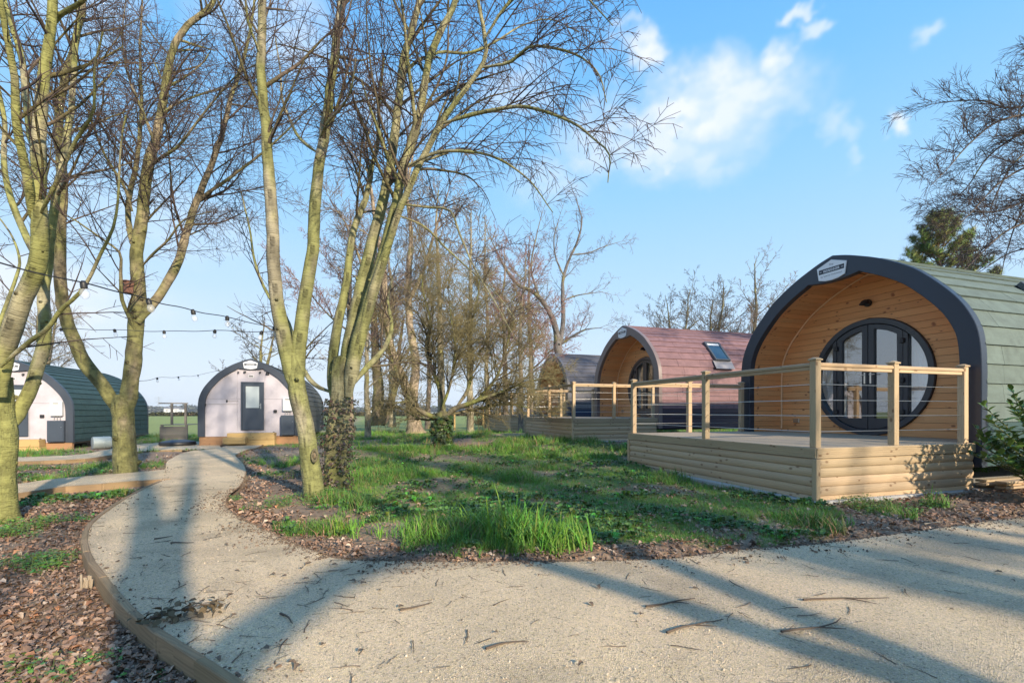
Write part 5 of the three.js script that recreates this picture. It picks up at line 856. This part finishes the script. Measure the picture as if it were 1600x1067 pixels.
// ---------------------------------------------------------------- laurel at the right edge
const broadLeaf = (len, wid, n = 5) => { const g = new Geo(), ids = []; for (let i = 0; i <= n; i++) { const t = i / n, w = wid * Math.pow(Math.sin(Math.PI * Math.pow(t, .85)), .8) / 2, y = -.22 * len * t * t; ids.push(g.v(-w, y + w * .35, t * len, 0, 1, 0, 0, t), g.v(0, y, t * len, 0, 1, 0, .5, t), g.v(w, y + w * .35, t * len, 0, 1, 0, 1, t)); } for (let i = 0; i < n; i++) { const q = i * 3; g.t(ids[q], ids[q + 3], ids[q + 4]); g.t(ids[q], ids[q + 4], ids[q + 1]); g.t(ids[q + 1], ids[q + 4], ids[q + 5]); g.t(ids[q + 1], ids[q + 5], ids[q + 2]); } return g.build(true); };
{
  const R = rng(611), cx = 6.78, cd = 5.72, y0 = level(cx, cd), g = thing('laurel_shrub', 'glossy green laurel shrub at the right edge beside the deck', 'shrub', undefined, [cx, y0, -cd]);
  const mats = [[.085, .17, .03], [.06, .125, .028], [.12, .21, .04], [.15, .25, .06]].map((c) => phys({ color: lin(...c), roughness: .32, transmission: .18, thickness: 0 })), geos = [broadLeaf(.13, .056), broadLeaf(.11, .05), broadLeaf(.15, .058)];
  const stems = new Geo(), leaves = [], bark = std({ color: lin(.12, .13, .05), roughness: .8 });
  for (let s = 0; s < 84; s++) {
    const a = R() * 6.28, rr = Math.sqrt(R()) * .85, hh = .25 + 1.4 * R() * (1 - .35 * rr), e = V(Math.cos(a) * rr * 1.12, hh, Math.sin(a) * rr), m = V(e.x * .45, hh * .55, e.z * .45), q = smoothPath([V(Math.cos(a) * .1, -.05, Math.sin(a) * .1), m, e], 12); tube(stems, q, q.map((_, i) => .011 * (1 - .75 * i / 12) + .002), 5, () => [1, 1, 1]);
    for (let k = 0; k < 24; k++) { const t = .28 + .72 * Math.pow(k / 23, .8), i = Math.min(11, Math.floor(t * 12)), p = q[i].clone().lerp(q[i + 1], t * 12 - i), d = q[i + 1].clone().sub(q[i]).normalize(), az = k * 2.4 + R() * .6; leaves.push([p, az, -.25 - .75 * (k / 23) * (.5 + .5 * R()) * (d.y > .3 ? 1 : .3), R()]); }
  }
  mesh('stems', stems.build(), bark, g); leaves.sort((A, B) => (A[0].x - A[0].z * .5) - (B[0].x - B[0].z * .5));
  const rest = [];
  leaves.forEach(([p, az, tilt, r], k) => { if (k < 290) { const l = mesh('leaf', geos[k % 3], mats[Math.floor(r * 4)], g, [p.x, p.y, p.z]); l.rotation.set(tilt, az, (r - .5) * .8, 'YXZ'); l.scale.setScalar(.8 + .45 * r); } else rest.push([p, az, tilt, r]); });
  const im = new THREE.InstancedMesh(geos[0], phys({ roughness: .34, transmission: .18, thickness: 0 }), rest.length), o = new THREE.Object3D(), c = new THREE.Color(); rest.forEach(([p, az, tilt, r], k) => { o.position.copy(p); o.rotation.set(tilt, az, (r - .5) * .8, 'YXZ'); o.scale.setScalar(.8 + .45 * r); o.updateMatrix(); im.setMatrixAt(k, o.matrix); im.setColorAt(k, c.setRGB(.06 + .07 * r, .125 + .1 * r, .028 + .02 * r)); }); im.name = 'foliage'; g.add(im); stuff(im);
}
// ---------------------------------------------------------------- weeds
function weed(label, pxx, py, rad, h, count, seed, pal = [.12, .23, .04]) {
  const [x, d] = onGround(pxx, py), R = rng(seed), g = thing('weed_clump', label, 'weeds', 'green weed clumps', [x, 0, -d]), items = [], st = new Geo();
  for (let k = 0; k < count; k++) { const a = R() * 6.28, r = Math.sqrt(R()) * rad, xx = Math.cos(a) * r * 1.3, zz = Math.sin(a) * r, hh = h * (.35 + .65 * R()) * (1 - .4 * r / rad); if (pathSigned(x + xx, d - zz) < .05 || fbm((x + xx) * 4, (d - zz) * 4, 3, seed) < .34 + .2 * r / rad) continue; const gy = groundY(x + xx, d - zz); tube(st, [V(xx, gy, zz), V(xx + .01, gy + hh * .6, zz), V(xx + (R() - .5) * .06, gy + hh, zz + (R() - .5) * .06)], [.0028, .002, .0012], 3, () => [1, 1, 1]); const n = 5 + Math.floor(R() * 5); for (let j = 0; j < n; j++) { const q = .25 + .75 * R(); items.push({ p: [xx + (R() - .5) * .10, gy + hh * q, zz + (R() - .5) * .10], r: [-1.15 + (R() - .5) * .9, R() * 6.28, (R() - .5) * .6], s: (.016 + .026 * R() * R()) * (pxx > 0 ? 1 : 1), c: pal.map((v) => v * (.55 + .95 * R())) }); } }
  stuff(mesh('stalks', st.build(), std({ color: lin(.13, .2, .05) }), g)); const m = new THREE.InstancedMesh(leafPatch, phys({ roughness: .6, transmission: .25, thickness: 0 }), items.length), o = new THREE.Object3D(), c = new THREE.Color(); items.forEach((it, k) => { o.position.set(...it.p); o.rotation.set(...it.r, 'YXZ'); o.scale.setScalar(it.s); o.updateMatrix(); m.setMatrixAt(k, o.matrix); m.setColorAt(k, c.setRGB(...it.c)); }); m.name = 'leaves'; g.add(m); stuff(m);
}
weed('bright weed clump right of the left edge tree foot', 62, 812, .42, .17, 260, 621); weed('low weeds spreading at the very foot of the left edge tree', 14, 826, .3, .15, 140, 622); weed('weed clump on bare soil left of the path bend', 62, 872, .34, .15, 240, 623); weed('small weeds just left of the path bend', 108, 850, .2, .1, 90, 624);
weed('leafy weeds left of the twin trunks near the path', 432, 790, .34, .17, 240, 625); weed('small weed tuft at the path edge by the twin trunks', 372, 778, .16, .13, 70, 626); weed('leafy weeds at the foot of the twin trunks', 512, 782, .4, .16, 230, 627); weed('weeds beside the trunk of the forked tree', 135, 733, .5, .16, 150, 628);
weed('weeds at the foot of the deck, near corner', 1385, 792, .4, .18, 260, 629, [.10, .2, .035]); weed('sparse seedlings at the bottom left corner', 40, 1040, .35, .05, 40, 630, [.16, .26, .04]); weed('seedlings on leaf litter left of the path edging', 165, 1020, .3, .07, 40, 631, [.11, .22, .05]); weed('seedlings on the litter at the bottom beside the edging', 160, 1062, .2, .06, 30, 632, [.11, .22, .05]);
weed('dry brown herb clump beside the twin trunks', 452, 748, .3, .22, 120, 633, [.12, .085, .06]); weed('nettles behind the deck corner of the green pod', 925, 700, .7, .22, 240, 634, [.06, .13, .025]);
{ // sprig of dead leaves on the path
  const [x, d] = onGround(285, 972), y = level(x, d) + .03, R = rng(641), g = thing('dead_sprig', 'broken sprig of dry brown leaves lying on the gravel path', 'sprig', undefined, [x, y, -d], .25), st = new Geo(), q = smoothPath([V(-.17, .02, .05), V(-.05, .035, .01), V(.08, .05, -.02), V(.2, .03, -.06)], 10); tube(st, q, q.map((_, i) => .005 - .0003 * i), 5, () => [1, 1, 1]);
  for (let k = 0; k < 9; k++) { const p = q[2 + k % 8]; tube(st, [p, p.clone().add(V((R() - .3) * .1, .03, (R() - .5) * .14))], [.0025, .0012], 4, () => [1, 1, 1]); } mesh('stem', st.build(), std({ color: lin(.10, .07, .05) }), g);
  const dry = [[.11, .085, .045], [.075, .058, .034], [.15, .11, .06]].map((c) => std({ color: lin(...c), roughness: .9 })), lf = broadLeaf(.05, .032, 3);
  for (let k = 0; k < 90; k++) { const p = q[k % 3 ? 4 + Math.floor(R() * 7) : Math.floor(R() * 4)], l = mesh('leaf', lf, dry[k % 3], g, [p.x + (R() - .5) * .1, .005 + R() * .06, p.z + (R() - .5) * .13]); l.rotation.set((R() - .5) * 1.6, R() * 6.28, (R() - .5) * 1.6, 'YXZ'); l.scale.setScalar(.5 + .7 * R()); }
}
{ // splintered stake by the edging
  const [x, d] = onGround(143, 905), y = groundY(x, d), g = thing('splintered_stake', 'short pale splintered wooden stake beside the path edging', 'stake', undefined, [x - .04, y, -d], .3), R = rng(645);
  for (let k = 0; k < 13; k++) mesh('splinter', chamferBox(.007 + .009 * R(), .05 + .13 * R() * R(), .008, .002, k % 4), floorWoods[k % 4], g, [(R() - .5) * .07, .055, (R() - .5) * .04], [(R() - .5) * .35, R(), (R() - .5) * .4]);
}
// ---------------------------------------------------------------- small things round the pods
{
  let [x, d] = onGround(158, 702); let g = thing('grey_drum', 'pale grey drum lying beside the far left pod', 'drum', undefined, [x, level(x, d) + .27, -d], .9); const gm = std({ color: lin(.36, .42, .42), roughness: .5, map: smudge });
  mesh('barrel', lathe([[.001, -.3], [.24, -.3], [.26, -.27], [.26, -.1], [.27, -.08], [.27, -.05], [.26, -.03], [.26, .27], [.24, .3], [.001, .3]], 24), gm, g, [0, 0, 0], [0, 0, Math.PI / 2]); mesh('bung', lathe([[.001, .02], [.03, .02], [.035, 0]], 12), blackPlastic, g, [.3, .1, 0], [0, 0, -Math.PI / 2]);
  const p = svc(391, 681, 20.5); g = thing('round_cover', 'dark round cover on the ground left of the centre pod', 'cover', undefined, [p[0] - 2.95, level(p[0] - 2.95, 20) + .02, p[2] + .35]); mesh('rim', lathe([[.62, 0], [.68, .04], [.66, .14], [.6, .16]], 30), blackPlastic, g); mesh('lid', lathe([[.001, .24], [.3, .225], [.55, .18], [.62, .14]], 30), std({ color: lin(.05, .06, .08), roughness: .55, map: smudge }), g);
  const [hx, hd] = rowPos(rowA[1], -.5, 6.0); g = thing('hose_coil', 'cream coiled hose hanging below the pink pod skirt', 'hose', undefined, [hx, rowA[1][2] - .5, -hd], TURN + 1.3); for (let k = 0; k < 4; k++) mesh('loop', new THREE.TorusGeometry(.15 - .012 * (k % 2), .016, 8, 26), std({ color: lin(.62, .52, .34), roughness: .6 }), g, [(k % 2) * .01, .005 * k, k * .03]); mesh('nozzle', lathe([[.001, 0], [.014, 0], [.018, .06], [.01, .1]], 10), blackPlastic, g, [.13, -.12, .1], [0, 0, 2.6]);
  // stacked offcuts under the green pod, seen right of its deck
  const [sx, sd] = rowPos(rowA[0], -.12, 3.75); g = thing('timber_offcuts', 'low stack of timber offcuts on the slab right of the deck', 'timber', undefined, [sx, level(sx, sd) + .05, -sd], TURN + Math.PI / 2); for (let k = 0; k < 6; k++) mesh('plank', chamferBox(1.1 + .12 * (k % 3), .032, .13, .004, k % 4), deckWoods[k % 5], g, [(k % 2) * .1, .02 + Math.floor(k / 2) * .04, (k % 2 ? .09 : -.08)], [0, (k % 3 - 1) * .05, 0]);
}
rowA.slice(0, 2).forEach((A, k) => { const c = rowPos(A, 2.12, 4.6), y = level(...rowPos(A, 0, 1.5)) + .012, m = mesh(numbered('concrete_slab'), chamferBox(4.46, .10, 9.4, .012), std({ color: lin(.46, .45, .43), roughness: .9, map: smudge, bumpMap: fineTex, bumpScale: .003 }), scene, [c[0], y - .02, -c[1]], [0, TURN, 0]); m.userData.kind = 'structure'; });
{ // fence posts beyond the lawn
  [[755, 668, 'pale fence post right of the low ivy tree'], [777, 668, 'dark fence post in the middle of the three'], [710, 672, 'pale fence post behind the low ivy tree']].forEach(([a, b, label], k) => { const [x, d] = onGround(a, b), g = thing('fence_post', label, 'fence post', 'fence posts', [x, level(x, d), -d]); mesh('shaft', new THREE.CylinderGeometry(.06, .07, 1.5, 10), k === 1 ? greyWoods[0] : yellowWoods[1], g, [0, .7, 0]); mesh('tip', new THREE.ConeGeometry(.062, .07, 10), k === 1 ? greyWoods[0] : yellowWoods[1], g, [0, 1.485, 0]); });
}
// ---------------------------------------------------------------- far country
{
  const bush = (seed, n, s) => { const r = rng(seed), g = new Geo(); for (let i = 0; i < n; i++) { const a = r() * 6.28, e = Math.acos(1 - 1.9 * r()) - Math.PI / 2, q = .55 + .5 * r(), x = Math.cos(a) * Math.cos(e) * q, y = .5 + .55 * Math.sin(e) * q, z = Math.sin(a) * Math.cos(e) * q, k = s * (.6 + .8 * r()), u = V(r() - .5, r() - .5, r() - .5).normalize().multiplyScalar(k), w = V(r() - .5, r() - .5, r() - .5).normalize().multiplyScalar(k), t = .6 + .8 * r(); const A = g.v(x, y, z, x, y - .5, z, 0, 0, [t, t, t]), B = g.v(x + u.x, y + u.y, z + u.z, x, y - .5, z, 0, 0, [t, t, t]), C = g.v(x + w.x, y + w.y, z + w.z, x, y - .5, z, 0, 0, [t, t, t]); g.t(A, B, C); } return g.build(); };
  const R = rng(661), mat = std({ vertexColors: true, roughness: 1 }), hedge = [], wood = [], scrub = [];
  for (let k = 0; k < 620; k++) { const x = -190 + 330 * R(), d = 150 + x * .04 + 4 * R(), s = 1.1 + .7 * R(); hedge.push({ p: [x, -.4, -d], r: [0, R() * 6, 0], s: [s * 1.3, s * .8, s], c: mixc([.16, .12, .07], [.09, .11, .045], R()) }); }
  for (let k = 0; k < 900; k++) { const x = -1500 + 2700 * R(), d = 900 + 260 * R(), f = fbm(x * .008, 3, 4, 662), s = 5 + 9 * R() * sstep(.3, .7, f); wood.push({ p: [x, -1, -d], r: [0, R() * 6, 0], s: [s * 1.6, s, s], c: mixc([.10, .105, .085], [.07, .09, .06], R()) }); }
  for (let k = 0; k < 150; k++) { const d = 34 + 16 * R(), x = -3 + 26 * R() * d / 40, s = .5 + .9 * R(); if (x < 0 && R() < .7) continue; scrub.push({ p: [x, level(x, d) - .1, -d], r: [0, R() * 6, 0], s: [s * 1.2, s, s], c: mixc([.26, .19, .12], [.13, .13, .055], R()) }); }
  scatter('distant_hedge', 'brown field hedge across the far meadow', 'hedge', bush(663, 420, .22), mat, hedge); scatter('distant_wood', 'low dark woodland along the horizon', 'woodland', bush(664, 300, .4), mat, wood); scatter('scrub', 'brown scrub and brambles beyond the lawn and pods', 'scrub', bush(665, 900, .13), mat, scrub);
  const houseAt = (px0, d, w, h, label, k) => { const x = (px0 - CX) / F * d, g = thing('farm_building', label, 'building', 'distant farm buildings', [x, -.5, -d], .2 * k); mesh('wall', chamferBox(w, h, w * .5, .05), whitePaint, g, [0, h / 2, 0]); mesh('roof', prism([[0, -w * .28], [h * .5, 0], [0, w * .28]], w * 1.05), std({ color: lin(.16, .15, .16) }), g, [0, h, 0]); for (const s of [-.3, 0, .3]) mesh('window', chamferBox(w * .1, h * .3, .1, .02), blackPlastic, g, [s * w, h * .55, w * .25]); };
  houseAt(270, 760, 22, 6, 'white farm building on the horizon left of the centre pod', 1); houseAt(279, 770, 14, 5, 'smaller white building beside the farm on the horizon', -1); houseAt(590, 780, 26, 6, 'white building on the horizon behind the dark pair of stems', 1);
  { const d = 1400, x = (247 - CX) / F * d, g = thing('electricity_pylon', 'faint electricity pylon on the horizon left of the centre pod', 'pylon', undefined, [x, -1, -d]), gg = new Geo(), c = () => [1, 1, 1], H = 46; for (const [a, b] of [[-1, -1], [1, -1], [1, 1], [-1, 1]]) tube(gg, [V(a * 4, 0, b * 4), V(a * 1.2, H * .62, b * 1.2), V(a * .5, H, b * .5)], [.35, .3, .2], 4, c); for (let k = 0; k < 6; k++) { const y0 = H * .1 * k, y1 = H * .1 * (k + 1), w0 = lerp(4, 1.2, k / 6.2), w1 = lerp(4, 1.2, (k + 1) / 6.2); tube(gg, [V(-w0, y0, w0), V(w1, y1, w1)], [.18, .18], 3, c); tube(gg, [V(w0, y0, w0), V(-w1, y1, w1)], [.18, .18], 3, c); } const pm = std({ color: lin(.3, .32, .34), roughness: .6 }); mesh('tower', gg.build(), pm, g); for (const y of [.66, .8, .93]) { const ag = new Geo(); tube(ag, [V(-11, H * y, 0), V(0, H * y + 1.4, 0), V(11, H * y, 0)], [.25, .4, .25], 4, c); mesh('cross_arm', ag.build(), pm, g); } }
}
scene.traverse((o) => { if (o.isMesh) o.castShadow = o.receiveShadow = true; });
scene.fog = new THREE.FogExp2(new THREE.Color().setRGB(.74, .83, .93), .00025);
renderer.render(scene, camera);
